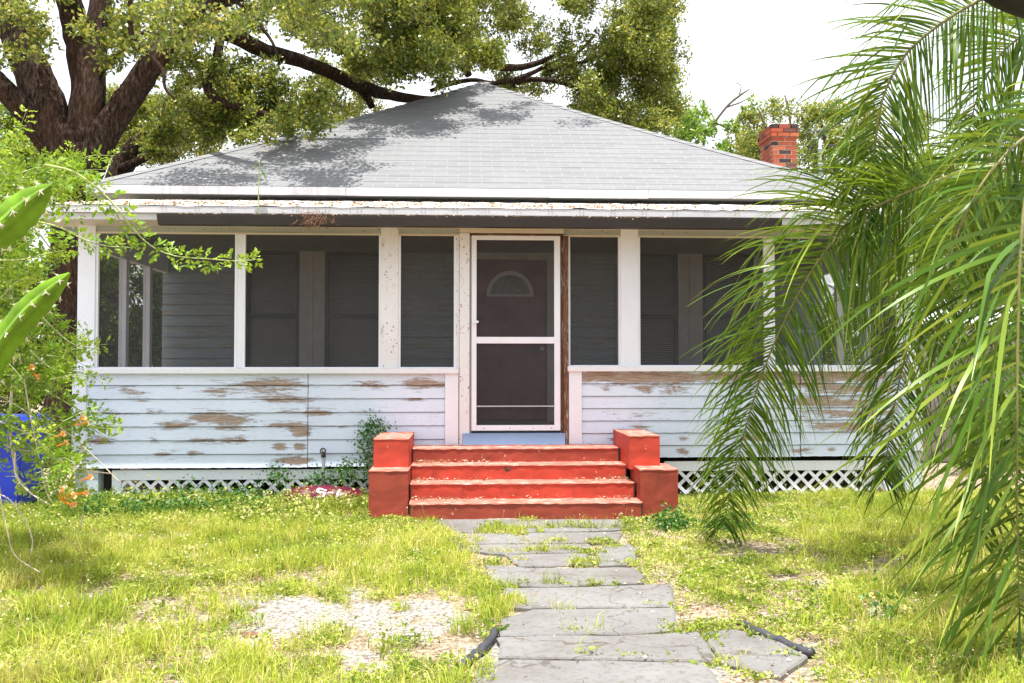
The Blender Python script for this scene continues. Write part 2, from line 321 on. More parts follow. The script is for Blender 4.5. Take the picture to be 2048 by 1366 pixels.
# ---------------- house ----------------
Yf, Yb = 9.5, 11.9
xL, xR = X(165), X(1822)
house = empty('bungalow', ((xL+xR)/2, Yf, 0))
tag(house, 'weathered white and pale blue wooden bungalow with screened porch and grey hip roof', 'house')
PEEL = [(535,765,75,9,1),(245,775,26,5,.8),(270,788,40,6,.8),(440,786,50,6,.8),(570,800,60,5,.9),(590,818,36,6,.9),(430,832,75,8,1),(570,848,60,6,.8),(603,865,18,6,1.2),(590,918,32,8,1.2),(560,893,14,5,1),
        (848,766,55,10,.95),(740,772,50,5,.8),(600,892,12,5,.9),(320,820,40,5,.5),
        (1300,756,175,11,1.05),(1520,752,130,10,1.0),(1700,752,120,10,1),(1700,780,110,12,.85),(1640,805,70,12,.85),(1730,808,80,10,.8),(1700,832,100,9,.85),(1700,856,110,9,.95),(1620,770,60,8,.8),(1200,745,40,5,.9),(1350,862,30,4,.7)]
for _ in range(110):
    q_ = random.random(); px = random.uniform(180, 890) if q_ < .55 else random.uniform(1165, 1800)
    PEEL.append((px, 750+26.2*random.randint(0, 6)+random.choice([-2,2,4,22,24]), random.uniform(10, 48), random.uniform(1.5, 4.5), random.uniform(.45, .95)*(.6 if 640 < px < 880 else 1)))
PW = [(X(p[0], Yf, p[1]), Z(p[1]), p[2]/F*Yf, p[3]/F*Yf, p[4]) for p in PEEL]
def peel(x, z):
    r = 0
    for cx, cz, rx, rz, k in PW:
        d = ((x-cx)/rx)**2+((z-cz)/rz)**2
        if d < 6: r = max(r, k*math.exp(-d*.8))
    return r*.74
def clap(mb, x0, x1, z0, z1, Y, pitch, proud=.024, pf=None, slope=0.0):
    n = max(1, round((z1-z0)/pitch)); h = (z1-z0)/n; m = max(2, int((x1-x0)/.03)) if pf else 2
    for k in range(n):
        zt = z1-k*h; zb = zt-h; vs = []; at = []; off = random.uniform(-.002, .003)
        zr = [zt+.003, zt-.009, zt-.010, zt-h*.5, zb]; yr = [Y+.016, Y+.015, Y-proud*.25, Y-proud*.6, Y-proud+off]
        wob = [random.gauss(0, .0012) for _ in range(m+1)]
        for i in range(m+1):
            x = x0+(x1-x0)*i/m
            for j in range(5):
                zz = zr[j]+slope*(x-x0)*(1 if pf else 0)+(wob[i] if j > 2 else 0); vs.append((x, yr[j], zz)); at.append(pf(x, zz) if pf else 0)
            vs.append((x, Y+.016, zb+.003+slope*(x-x0)*(1 if pf else 0))); at.append(0)
        fs = [(i*6+j, i*6+j+1, (i+1)*6+j+1, (i+1)*6+j) for i in range(m) for j in range(5)]
        mb.add(vs, fs, at)
    return mb
P_ = .1335; zs = Z(742)
def bx(name, mat, x0, x1, y0, y1, z0, z1, parent=house, bev=.003, label=None):
    o = MB().box(x0, x1, y0, y1, z0, z1).obj(name, mat, parent, bevel=bev)
    if label: o['label'] = label
    return o
ptree = {}
# lower porch walls
wl = MB(); clap(wl, X(172), X(617), Z(932), zs, Yf, P_, pf=peel); clap(wl, X(618.5), X(890), Z(931), zs, Yf-.003, P_, pf=peel)
wallL = wl.obj('porch_wall', M['siding'], house); wallL['label'] = 'clapboard wall left of the steps with small peeling spots'
wr = MB(); clap(wr, X(1163), X(1597), Z(916), zs, Yf, P_, pf=peel); clap(wr, X(1598.5), X(1815), Z(915), zs, Yf-.004, P_, pf=peel)
wallR = wr.obj('porch_wall', M['siding'], house); wallR['label'] = 'clapboard wall right of the steps with bare orange wood on its top board'
bk = MB(); bk.box(xL+.02, X(930), Yf+.02, Yf+.06, Z(928), zs); bk.box(X(1130), xR-.02, Yf+.02, Yf+.06, Z(913), zs); bk.obj('wall_backing', M['casing'], house)
# corner boards, pilasters
bx('corner_board', M['white'], X(146,Yf,850), X(174,Yf,850), Yf-.035, Yf+.05, Z(935), zs-.005)
bx('corner_board', M['white'], X(1812,Yf,850), X(1842,Yf,850), Yf-.035, Yf+.05, Z(905), zs-.005)
bx('pilaster', M['white'], X(890,Yf,850), X(917,Yf,850), Yf-.04, Yf+.0, Z(894), zs)
bx('pilaster', M['white'], X(1137,Yf,850), X(1163,Yf,850), Yf-.04, Yf+.0, Z(891), zs)
# sills
bx('window_sill', M['whiteh'], X(146), X(918), Yf-.07, Yf+.06, Z(747), Z(736.5), bev=.004)
bx('window_sill', M['whiteh'], X(1134), xR+.08, Yf-.07, Yf+.06, Z(743), Z(732.5), bev=.004)
ztop = Z(472); zbeam = Z(446)
# posts
for a, c in ((157,192),(762,797),(1241,1276),(1797,1830)):
    bx('porch_post', M['worn'] if a == 762 else M['white'], X(a), X(c), Yf-.03, Yf+.07, Z(736.5 if a < 1000 else 732.5), zbeam, bev=.004)
for a, c in ((474,486),(1532,1545)):
    bx('mullion', M['white'], X(a), X(c), Yf-.005, Yf+.03, Z(736), ztop)
# beam with bits between posts
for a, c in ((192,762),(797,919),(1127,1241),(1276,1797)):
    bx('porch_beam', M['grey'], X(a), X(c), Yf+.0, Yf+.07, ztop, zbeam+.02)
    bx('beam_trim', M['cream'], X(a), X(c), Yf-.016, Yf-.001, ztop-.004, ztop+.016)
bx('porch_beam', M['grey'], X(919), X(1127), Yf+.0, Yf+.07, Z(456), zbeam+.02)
# screens with slim frames
for a, c in ((192,474),(486,762),(797,912),(1136,1241),(1276,1532),(1545,1797)):
    x0, x1 = X(a), X(c); z0 = Z(736.5 if a < 1000 else 732.5); sc = MB()
    sc.quad((x0,Yf+.032,z0),(x1,Yf+.032,z0),(x1,Yf+.032,ztop),(x0,Yf+.032,ztop)); s = sc.obj('screen', M['screen'], house)
    fr = MB(); w = .022; fr.box(x0, x0+w, Yf-.008, Yf+.028, z0, ztop-.005); fr.box(x1-w, x1, Yf-.008, Yf+.028, z0, ztop-.005)
    fr.box(x0+w, x1-w, Yf-.006, Yf+.026, z0, z0+.012); fr.obj('frame', M['alum'], s)
# door opening: casings, jambs, threshold
cs = MB().box(X(919), X(939), Yf-.05, Yf+.03, Z(894), Z(468)).obj('door_casing', M['worn'], house, bevel=.003); cs['label'] = 'cream casing left of the screen door, specked and peeling'
bx('door_casing', M['cream'], X(919), X(1127), Yf-.052, Yf+.03, Z(467), Z(454))
cs = MB().box(X(1126), X(1136), Yf-.045, Yf+.05, Z(892), ztop).obj('door_casing', M['rot'], house, bevel=.003); cs['label'] = 'rotten brown casing right of the screen door'
bx('door_jamb', M['rot'], X(1120.5), X(1126), Yf-.01, Yf+.1, Z(890), ztop-.002); bx('door_jamb', M['casing'], X(939), X(943), Yf-.01, Yf+.1, Z(866), ztop-.002)
bx('door_jamb', M['rot'], X(940), X(1126), Yf-.02, Yf+.08, Z(472), Z(468.5)); bx('casing_strip', M['worn'], X(912), X(918.5), Yf-.03, Yf+.02, Z(736), ztop)
bx('threshold', M['blue'], X(925,Yf,880), X(1129,Yf,880), Yf-.07, Yf+.06, Z(895), Z(866), bev=.004)
# screen door
x0, x1, z0, z1 = X(943), X(1120), Z(861), Z(472)
dr = MB(); ya, yb_ = Yf-.03, Yf+.0
dr.box(x0, X(953), ya, yb_, z0, z1); dr.box(X(1108), x1, ya, yb_, z0, z1); dr.box(X(953), X(1108), ya, yb_, Z(480.5), z1); dr.box(X(953), X(1108), ya, yb_, z0, Z(850))
door = dr.obj('screen_door', M['alum'], house, bevel=.003)
MB().quad((X(950),Yf-.012,z0+.03),(X(1111),Yf-.012,z0+.03),(X(1111),Yf-.012,z1-.03),(X(950),Yf-.012,z1-.03)).obj('mesh_panel', M['screen'], door)
MB().box(X(952.5), X(1108.5), ya-.006, yb_-.008, Z(687), Z(674)).obj('crossbar', M['alum'], door, bevel=.002)
MB().box(X(952.5), X(1108.5), ya-.002, yb_-.008, Z(813.5), Z(811)).obj('lower_bar', M['galv'], door)
h = MB(); h.box(X(945), X(951), ya-.03, ya, Z(648), Z(641)); h.box(X(950), X(957), ya-.04, ya-.02, Z(646.5), Z(642)); h.obj('handle', M['alum'], door, bevel=.002)
b = MB()
for px in (968,1019,1066,1102): MB().box(X(px)-.004, X(px)+.004, ya-.003, ya, Z(856)-.004, Z(856)+.004).obj('screw', M['rust'], door)
# porch box: floor, ceiling, side walls
zf = .62
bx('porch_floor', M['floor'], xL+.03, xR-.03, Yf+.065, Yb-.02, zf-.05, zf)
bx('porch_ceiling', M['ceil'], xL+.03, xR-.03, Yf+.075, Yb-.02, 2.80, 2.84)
for sgn, xe in ((-1, xL), (1, xR)):
    a, c = (xe+.01, xe+.09) if sgn < 0 else (xe-.09, xe-.01)
    e = MB(); e.box(a, c, Yf+.08, Yb, Z(932), zs-.04); e.box(a, c, Yf+.08, Yb, 2.52, 2.80)
    for yy in (Yf+.95, Yf+1.72): e.box(a, c, yy, yy+.09, zs-.04, 2.52)
    e = e.obj('side_wall', M['whiteh'], house)
    xm = (a+c)/2; MB().quad((xm,Yf+.08,zs-.04),(xm,Yb-.1,zs-.04),(xm,Yb-.1,2.52),(xm,Yf+.08,2.52)).obj('screen', M['screen'], e)
# back wall: siding round openings
hx0, hx1 = xL+.02, xR-.02; wz1 = Z(487,Yb); wz0 = Z(760,Yb)
wins = [(X(485,Yb), X(775,Yb)), (X(1232,Yb), X(1512,Yb))]; dx0, dx1 = X(936,Yb), X(1108,Yb); zd = Z(503,Yb)
bw = MB(); segs = [(hx0, wins[0][0], zf, 2.8), (wins[0][0], wins[0][1], wz1, 2.8), (wins[0][0], wins[0][1], zf, wz0), (wins[0][1], dx0, zf, 2.8), (dx0, dx1, zd, 2.8),
      (dx1, wins[1][0], zf, 2.8), (wins[1][0], wins[1][1], wz1, 2.8), (wins[1][0], wins[1][1], zf, wz0), (wins[1][1], hx1, zf, 2.8)]
NB = round((2.8-zf)/P_)
for a, c, z0, z1 in segs:
    clap(bw, a, c, z0, z1, Yb, P_, .016)
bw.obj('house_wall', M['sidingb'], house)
bx('house_wall', M['casing'], hx0, hx1, Yb+.08, Yb+.2, .2, 3.35)
for a, c in wins:
    w = MB(); w.box(a, c, Yb-.03, Yb+.02, Z(505,Yb), wz1); w.box(a, a+.04, Yb-.03, Yb+.02, wz0, Z(505,Yb)); w.box(c-.04, c, Yb-.03, Yb+.02, wz0, Z(505,Yb))
    mid = X(625,Yb) if a < 0 else X(1380,Yb); w.box(mid-.16, mid+.16, Yb-.03, Yb+.02, wz0, Z(505,Yb)); w.box(a, c, Yb-.05, Yb+.02, wz0-.04, wz0)
    w.box(mid-.012, mid+.012, Yb-.04, Yb-.03, wz0, Z(505,Yb))
    cas = w.obj('window_casing', M['casing'], house, bevel=.003)
    for u0, u1 in ((a+.04, mid-.16), (mid+.16, c-.04)):
        f = MB(); t = .045; zt, zb = Z(505,Yb), wz0; zm = Z(633,Yb)
        f.box(u0, u0+t, Yb-.02, Yb+.03, zb, zt); f.box(u1-t, u1, Yb-.02, Yb+.03, zb, zt); f.box(u0+t, u1-t, Yb-.02, Yb+.03, zt-t, zt); f.box(u0+t, u1-t, Yb-.02, Yb+.03, zm-.025, zm+.025); f.box(u0+t, u1-t, Yb-.02, Yb+.03, zb, zb+t)
        wn = f.obj('window', M['window'], house)
        bl = MB(); z = zb+t
        while z < zt-t-.01:
            bl.quad((u0+t,Yb+.035,z),(u1-t,Yb+.035,z),(u1-t,Yb+.05,z+.021),(u0+t,Yb+.05,z+.021)); z += .026
        bl.obj('blind', M['blind'], wn)
        MB().quad((u0+t,Yb+.052,zb),(u1-t,Yb+.052,zb),(u1-t,Yb+.052,zt),(u0+t,Yb+.052,zt)).obj('pane', M['glass'], wn)
# front door
fd = MB(); ax, cx_ = X(952,Yb), X(1092,Yb); ztp = Z(520,Yb)
fr = MB(); fr.box(dx0, ax-.012, Yb-.03, Yb+.03, zf, ztp); fr.box(cx_+.012, dx1, Yb-.03, Yb+.03, zf, ztp); fr.box(dx0, dx1, Yb-.032, Yb+.03, ztp+.002, zd)
fr.obj('door_frame', M['casing'], house, bevel=.003)
fdo = MB().box(ax, cx_, Yb+.0, Yb+.045, zf+.03, ztp-.01).obj('front_door', M['doorp'], house, bevel=.003)
fcx, fcz, fr_ = X(1020,Yb), Z(589,Yb), 47/F*Yb
t = MB(); n = 22; vs = []; fs = []
for i in range(n+1):
    an = math.pi*i/n
    for rr, yy in ((fr_, Yb-.001), (fr_, Yb-.014), (fr_*.84, Yb-.014), (fr_*.84, Yb-.001)): vs.append((fcx+rr*math.cos(an), yy, fcz+rr*math.sin(an)))
for i in range(n):
    for j in range(3): fs.append((i*4+j, i*4+j+1, i*4+5+j, i*4+4+j))
t.add(vs, fs); t.box(fcx-fr_, fcx+fr_, Yb-.015, Yb-.001, fcz-.026, fcz-.0005); t.obj('fanlight_trim', M['fan'], fdo)
vs = [(fcx, Yb-.004, fcz)]+[(fcx+fr_*.85*math.cos(math.pi*i/n), Yb-.004, fcz+fr_*.85*math.sin(math.pi*i/n)) for i in range(n+1)]
mg = NM('leaded_glass'); nn = mg.noise((1,1,1), 30, 4); M['lead'] = mg.col(mg.ramp(nn, [(.4, (.05,.06,.07)), (.6, (.17,.17,.17))]), .3)
MB().add(vs, [(0, i, i+1) for i in range(1, n+1)]).obj('fanlight_glass', M['lead'], fdo)
def sphere(mb, c, r, n=10, sc=(1,1,1), a=0.0):
    vs = []; fs = []; m = max(4, n//2+1)
    for i in range(m+1):
        th = math.pi*i/m
        for j in range(n):
            ph = 2*math.pi*j/n; vs.append((c[0]+r*sc[0]*math.sin(th)*math.cos(ph), c[1]+r*sc[1]*math.sin(th)*math.sin(ph), c[2]+r*sc[2]*math.cos(th)))
    for i in range(m):
        for j in range(n): fs.append((i*n+j, (i+1)*n+j, (i+1)*n+(j+1) % n, i*n+(j+1) % n))
    mb.add(vs, fs, a); return mb
sphere(MB(), (X(1083,Yb), Yb-.05, Z(697,Yb)), .03).obj('door_knob', M['galv'], fdo, True)
# piers, skirt, lattice
for a, c in ((150,196),(1797,1842)):
    bx('pier', M['pier'], X(a,Yf,960), X(c,Yf,960), Yf+.0, Yf+.25, -.1, Z(936 if a < 500 else 908))
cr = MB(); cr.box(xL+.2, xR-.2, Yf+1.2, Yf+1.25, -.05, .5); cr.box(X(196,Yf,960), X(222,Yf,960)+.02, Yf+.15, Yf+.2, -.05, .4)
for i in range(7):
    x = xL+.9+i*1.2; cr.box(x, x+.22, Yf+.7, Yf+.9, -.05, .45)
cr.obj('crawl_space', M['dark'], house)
def lattice(px0, px1, pz0, pz1, lean=False):
    x0, x1 = X(px0,Yf,960), X(px1,Yf,960); za = Z(pz0); zb = Z(pz1); zr = za-.1
    r = MB().box(x0, x1, Yf+.02, Yf+.05, zr, za); r.box(x0, x0+.09, Yf+.021, Yf+.049, zb-.12, zr)
    if lean: r.add([(x1-.10,Yf+.0,zr+.08),(x1-.03,Yf+.0,zr+.08),(x1+.08,Yf-.02,-.03),(x1+.0,Yf-.02,-.03),(x1-.10,Yf+.03,zr+.08),(x1-.03,Yf+.03,zr+.08),(x1+.08,Yf+.01,-.03),(x1+.0,Yf+.01,-.03)],
                   [(0,1,2,3),(7,6,5,4),(0,4,5,1),(1,5,6,2),(2,6,7,3),(3,7,4,0)])
    r = r.obj('skirt_rail', M['white'], house, bevel=.002); l = MB(); s = .152; hh = zr-zb+.1; w = .017
    for dr_, y0 in ((1, Yf+.028), (-1, Yf+.036)):
        k = -int(hh/s)-2
        while x0+k*s < x1+hh:
            xa = x0+k*s; xt = xa+dr_*hh; lo, hi = 0, hh
            # clip to the panel in x
            pts = []
            for tt in (0.0, 1.0): pts.append(xa+dr_*hh*tt)
            tmin, tmax = 0.0, 1.0
            d = dr_*hh
            ta, tb = (x0+.02-xa)/d, (x1-.02-xa)/d
            tmin, tmax = max(0, min(ta, tb)), min(1, max(ta, tb))
            if tmax-tmin > .05:
                p, q = Vector((xa+d*tmin, 0, zr-hh*tmin)), Vector((xa+d*tmax, 0, zr-hh*tmax)); n = Vector((dr_*.7071*w, 0, .7071*w))
                l.add([(*( (p-n).x, y0, (p-n).z),), ((q-n).x, y0, (q-n).z), ((q+n).x, y0, (q+n).z), ((p+n).x, y0, (p+n).z),
                       ((p-n).x, y0+.007, (p-n).z), ((q-n).x, y0+.007, (q-n).z), ((q+n).x, y0+.007, (q+n).z), ((p+n).x, y0+.007, (p+n).z)],
                      [(0,1,2,3),(7,6,5,4),(0,4,5,1),(2,6,7,3),(1,5,6,2),(3,7,4,0)])
            k += 1
    l.obj('lattice', M['alum'], r)
lattice(222, 742, 937, 995); lattice(1330, 1775, 925, 985, True)
# porch roof
def uvmesh(name, quads, mat, parent):
    me = bpy.data.meshes.new(name); V = []; Fc = []; U = []
    for q in quads:
        q = [Vector(p) for p in q[0]], q[1]
        n = len(V); V += [tuple(p) for p in q[0]]; Fc.append(tuple(range(n, n+len(q[0])))); U += q[1]
    me.from_pydata(V, [], Fc); uv = me.uv_layers.new(name='UVMap')
    for i, l in enumerate(me.loops): uv.data[i].uv = U[l.vertex_index]
    me.update(); return link(name, me, mat, parent)
pe = 9.0; ex0, ex1 = X(62,pe,420), X(1885,pe,420); zE = Z(416,pe); zW = zE+(Yb-.3-pe)*math.tan(R(11.3))
pr = MB(); nx = 120; nyy = 14; vs = []
for j in range(nyy+1):
    for i in range(nx+1):
        tt = j/nyy; x = ex0+(ex1-ex0)*i/nx; dz = random.gauss(0, .0035)+(.004*math.sin(i*.9) if j == 0 else 0)
        vs.append((x, pe+(Yb-.3-pe)*tt, zE+(zW-zE)*tt+dz))
pr.add(vs, [(j*(nx+1)+i, j*(nx+1)+i+1, (j+1)*(nx+1)+i+1, (j+1)*(nx+1)+i) for j in range(nyy) for i in range(nx)])
proof = pr.obj('porch_roof', M['proof'], house)
fa = MB(); segx = [ex0, X(700,pe,420), X(1345,pe,420), ex1]
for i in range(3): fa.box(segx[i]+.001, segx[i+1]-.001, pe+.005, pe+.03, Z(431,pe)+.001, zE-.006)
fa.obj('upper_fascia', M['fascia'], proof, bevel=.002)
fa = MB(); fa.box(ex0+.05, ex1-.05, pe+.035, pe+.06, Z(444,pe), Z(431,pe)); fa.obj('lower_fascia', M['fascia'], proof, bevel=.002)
MB().box(ex0+.05, ex1-.05, pe+.06, Yf+.07, Z(443,pe), Z(443,pe)+.02).obj('soffit', M['cream'], proof)
b = MB(); gt = [(ex0+.0, ex0+.03), (ex1-.03, ex1)]
for a, c in gt:
    b = MB(); b.add([(a,pe+.03,Z(444,pe)),(c,pe+.03,Z(444,pe)),(c,Yb,Z(444,pe)),(a,Yb,Z(444,pe)),(a,pe+.03,zE-.02),(c,pe+.03,zE-.02),(c,Yb,zW),(a,Yb,zW)],
      [(0,3,2,1),(4,5,6,7),(0,1,5,4),(1,2,6,5),(2,3,7,6),(3,0,4,7)])
    b.obj('rake_board', M['whiteh'], proof)
# roofing nails / tabs along the edge
b = MB()
for i in range(30):
    x = ex0+.3+i*.31
    for d in (0, .035): sphere(MB(), (x+d, pe-.002, zE-.004), .006, 6).obj('roofing_nail', M['rust'], proof)
# gutter
ga, gb = X(316,8.92,440), X(1562,8.92,440); gz0, gz1 = Z(454,8.9), Z(433.5,8.9)
gu = MB(); prof = [(8.985, gz1),(8.985, gz0),(8.915, gz0+.004),(8.88, gz1-.02),(8.875, gz1),(8.881, gz1),(8.888, gz1-.02),(8.92, gz0+.012),(8.978, gz0+.01),(8.978, gz1)]
n = len(prof); gu.add([(ga, y, z) for y, z in prof]+[(gb, y, z) for y, z in prof], [(i, n+i, n+(i+1) % n, (i+1) % n) for i in range(n)])
gu.add([(ga, y, z) for y, z in prof[:5]]+[(gb, y, z) for y, z in prof[:5]], [(0,1,2,3,4),(9,8,7,6,5)])
gut = gu.obj('gutter', M['gutter'], proof)
b = MB()
for px in range(380, 1550, 125): MB().box(X(px,8.9)-.01, X(px,8.9)+.01, 8.89, 8.98, gz1-.006, gz1-.002).obj('bracket', M['galv'], gut)
# main roof
re = 11.4; mx0, mx1 = -4.59, 5.2; mc = (mx0+mx1)/2; hw = (mx1-mx0)/2; mze = Z(373,re,600); apex = Vector((mc, re+hw, Z(165,re+hw,960)))
by = re+2*hw; sl_ = math.hypot(hw, apex.z-mze)
A_, B_, C_, D_ = (mx0,re,mze),(mx1,re,mze),(mx1,by,mze),(mx0,by,mze)
faces = []
for p, q in ((A_,B_),(B_,C_),(C_,D_),(D_,A_)):
    p, q = Vector(p), Vector(q); N = 24
    for i in range(N):
        t0, t1 = i/N, (i+1)/N; k = 6
        a0, a1 = p.lerp(apex, t0), p.lerp(apex, t1); b0, b1 = q.lerp(apex, t0), q.lerp(apex, t1)
        sag = lambda t: Vector((0, 0, -.05*math.sin(math.pi*t)+random.gauss(0, .003)))
        s0 = Vector((0,0,-.05*math.sin(math.pi*t0))); s1 = Vector((0,0,-.05*math.sin(math.pi*t1))); lift = Vector((0,0,.004))
        L_ = 2*hw
        faces.append(([a0+s0+lift, b0+s0+lift, b1+s1, a1+s1], [(hw*t0, sl_*t0), (L_-hw*t0, sl_*t0), (L_-hw*t1, sl_*t1), (hw*t1, sl_*t1)]))
        faces.append(([a0+s0, b0+s0, b0+s0+lift, a0+s0+lift], [(hw*t0, sl_*t0), (L_-hw*t0, sl_*t0), (L_-hw*t0, sl_*t0), (hw*t0, sl_*t0)]))
roof = uvmesh('main_roof', faces, M['shingle'], house)
hc = MB()
for c in (A_, B_):
    c = Vector(c); n = 34
    for i in range(n):
        a0 = c.lerp(apex, i/n); a1 = c.lerp(apex, (i+1.15)/n); sg = Vector((0,0,-.05*math.sin(math.pi*i/n))); d = (a1-a0).normalized()
        s1 = Vector((1,0,0)) if c.x < 0 else Vector((-1,0,0)); u = Vector((0,1,0))
        o1 = Vector((.13,0,.0))*(1 if c.x < 0 else -1); o2 = Vector((0,.13,0))
        up = Vector((0,0,.022)); dn = Vector((0,0,.006))
        hc.add([a0+sg+up, a1+sg+up*.6, a1+sg+o1+dn, a0+sg+o1+dn+up*.3, a1+sg+o2+dn, a0+sg+o2+dn+up*.3], [(0,1,2,3),(1,0,5,4)])
hc.obj('hip_cap', M['shingle'], roof)
fa = MB(); zt, zb = mze-.006, Z(390,re,600)
for a, c in zip([mx0, X(690,re), X(1098,re), X(1298,re)], [X(690,re), X(1098,re), X(1298,re), mx1]): fa.box(a+.002, c-.002, re-.012, re+.015, zb+random.uniform(-.008, .008), zt)
fa.box(mx0, mx0+.03, re+.02, by, zb, zt); fa.box(mx1-.03, mx1, re+.02, by, zb, zt); fa.obj('fascia', M['fascia'], roof, bevel=.002)
fa = MB(); fa.box(mx0+.03, mx1-.03, re+.02, by, zb+.01, zb+.03); fa.obj('soffit', M['grey'], roof)
MB().box(xL, xR, Yb-.1, Yb+.05, 2.9, zb+.01).obj('frieze', M['pier'], house)
e = MB(); e.box(xL, xL+.1, Yb+.2, by-.5, 0.2, zb+.01); e.box(xR-.1, xR, Yb+.2, by-.5, 0.2, zb+.01); e.box(xL, xR, by-.6, by-.5, 0.2, zb+.01); e.obj('house_wall', M['siding'], house)
# chimney
cy0 = 14.2; cx0, cx1 = X(1545,cy0,300), X(1594,cy0,300); ct = Z(248,cy0,1560); ch = MB(); mo = MB(); cw = cx1-cx0; cl = .62
mo.box(cx0+.006, cx1-.006, cy0+.006, cy0+cl-.006, 3.8, ct-.08)
rh = .068; z = ct-rh; row = 0
while z > 3.9:
    ex = (.012 if row == 0 else .03 if row < 3 else 0.0); x_a, x_b, y_a, y_b = cx0-ex, cx1+ex, cy0-ex, cy0+cl+ex; bl_ = .2
    if row == 0:
        for a, c in ((x_a, x_a+.1), (x_a+.12, x_b-.12), (x_b-.1, x_b)): ch.box(a, c, y_a, y_a+.1, z+.005, z+rh, (0.02 if a != x_a+.12 else .35))
        for a in np.arange(y_a+.11, y_b-.05, .2): ch.box(x_a, x_a+.1, a, min(a+.19, y_b), z+.005, z+rh, .4); ch.box(x_b-.1, x_b, a, min(a+.19, y_b), z+.005, z+rh, .4)
    else:
        off = 0 if row % 2 else -bl_/2
        for side in range(4):
            u0, u1 = (x_a, x_b) if side % 2 == 0 else (y_a+.1, y_b-.1); u = u0+off
            while u < u1-.01:
                a, c = max(u, u0)+.005, min(u+bl_, u1)-.005
                if c-a > .02:
                    at = random.choice([.05,.18,.35,.5,.6,.7,.8,.9,.75])
                    if side == 0: ch.box(a, c, y_a, y_a+.095, z+.005, z+rh-.005, at)
                    elif side == 2: ch.box(a, c, y_b-.095, y_b, z+.005, z+rh-.005, at)
                    elif side == 1: ch.box(x_a, x_a+.095, a, c, z+.005, z+rh-.005, at)
                    else: ch.box(x_b-.095, x_b, a, c, z+.005, z+rh-.005, at)
                u += bl_
    z -= rh; row += 1
chm = ch.obj('chimney', M['brick'], house); mo.obj('mortar_core', M['mortar'], chm)
# service mast
b = MB(); mp_ = W(1640,350,13); b.tube([W(1641,400,13), W(1640,300,13), W(1639,272,13)], .024, 10); b.tube([W(1640,300,13), W(1640,297,13)], .034, 10); b.tube([W(1641,330,13), W(1641,327,13)], .034, 10)
ma = b.obj('service_mast', M['galv'], house, True)
b = MB(); b.tube([W(1639,274,13), W(1640,264,13), W(1650,258,13), W(1656,264,13)], [.03,.045,.04,.02], 10); b.obj('weatherhead', M['rust'], ma, True)
b = MB(); b.tube([W(1650,262,13), W(1632,262,12.95), W(1618,264,12.9), W(1614,272,12.9), W(1622,280,12.9), W(1628,292,12.95), W(1619,312,13)], .008, 6); b.obj('cable_loop', M['hose'], ma, True)
wire = MB(); pts = [W(1655,290,13).lerp(W(2300,170,9.5), t)-Vector((0,0,.25*4*t*(1-t))) for t in [i/14 for i in range(15)]]; wire.tube(pts, .011, 6)
tag(wire.obj('power_line', M['hose'], None, True), 'thin black overhead power line sloping up to the right behind the palm fronds', 'cable')
# cabinet on porch, seen through the right screens
cb = empty('porch_cabinet', (X(1610,11,700), 11.2, zf)); tag(cb, 'pale blue box cabinet standing inside the right end of the screened porch', 'cabinet')
MB().box(X(1560,11.2), X(1625,11.2), 11.0, 11.5, zf, Z(668,11.2)).obj('body', M['cabinet'], cb, bevel=.006)
MB().box(X(1558,11.2), X(1627,11.2), 10.98, 11.52, Z(667.6,11.2), Z(660,11.2)).obj('lid', M['cabinet'], cb, bevel=.004)
# ---------------- steps ----------------
st = empty('front_steps', (X(1030,8.6), 8.6, 0)); tag(st, 'red painted concrete front steps with stepped cheek blocks and tops coloured pale as in sunlight', 'steps')
ys = [8.09, 8.39, 8.69, 8.99, 9.43]; zst = [.135, .27, .405, .535]
sx = [(-.485,1.56),(-.495,1.545),(-.505,1.525),(-.51,1.505)]
def rough_box(x0, x1, y0, y1, z0, z1, amp=.0014, stp=.05):
    b = MB(); nx_ = max(1, int((x1-x0)/stp)); ny_ = max(1, int((y1-y0)/stp)); nz_ = max(1, int((z1-z0)/stp))
    def grid(o, u, v, nu, nv):
        vs = []; b0 = []
        for j in range(nv+1):
            for i in range(nu+1):
                p = Vector(o)+Vector(u)*(i/nu)+Vector(v)*(j/nv); h = hash((round(p.x, 3), round(p.y, 3), round(p.z, 3)))
                r = random.Random(h); p += Vector((r.gauss(0, amp), r.gauss(0, amp), r.gauss(0, amp)))*.5; vs.append(p)
        b.add(vs, [(j*(nu+1)+i, j*(nu+1)+i+1, (j+1)*(nu+1)+i+1, (j+1)*(nu+1)+i) for j in range(nv) for i in range(nu)])
    dx, dy, dz = x1-x0, y1-y0, z1-z0
    grid((x0,y0,z0),(dx,0,0),(0,0,dz),nx_,nz_); grid((x1,y0,z0),(0,dy,0),(0,0,dz),ny_,nz_); grid((x1,y1,z0),(-dx,0,0),(0,0,dz),nx_,nz_); grid((x0,y1,z0),(0,-dy,0),(0,0,dz),ny_,nz_)
    grid((x0,y0,z1),(dx,0,0),(0,dy,0),nx_,ny_); return b
for i in range(4):
    mat = [M['red2'], M['red'], M['red'], M['red2']][i]  # top step takes the darker red as shade put into its colour
    s = rough_box(sx[i][0], sx[i][1], ys[i], ys[i+1] if i < 3 else 9.43, -.05 if i == 0 else zst[i-1]-.03, zst[i]-.0075).obj('step', mat, st)
    t_ = rough_box(sx[i][0], sx[i][1], ys[i]-.006, ys[i+1] if i < 3 else 9.43, zst[i]-.007, zst[i], .003).obj('tread', M['tread'], s)
def cheek(x0, x1, y0, y1, z0, z1, mat):
    c = rough_box(x0, x1, y0, y1, z0, z1-.0085).obj('cheek_block', mat, st); rough_box(x0-.003, x1+.003, y0-.004, y1, z1-.008, z1, .003).obj('sunlit_top', M['tread'], c)  # pale cap: sunlight on the block top put into its colour
Z85 = Z(876,8.5,790)
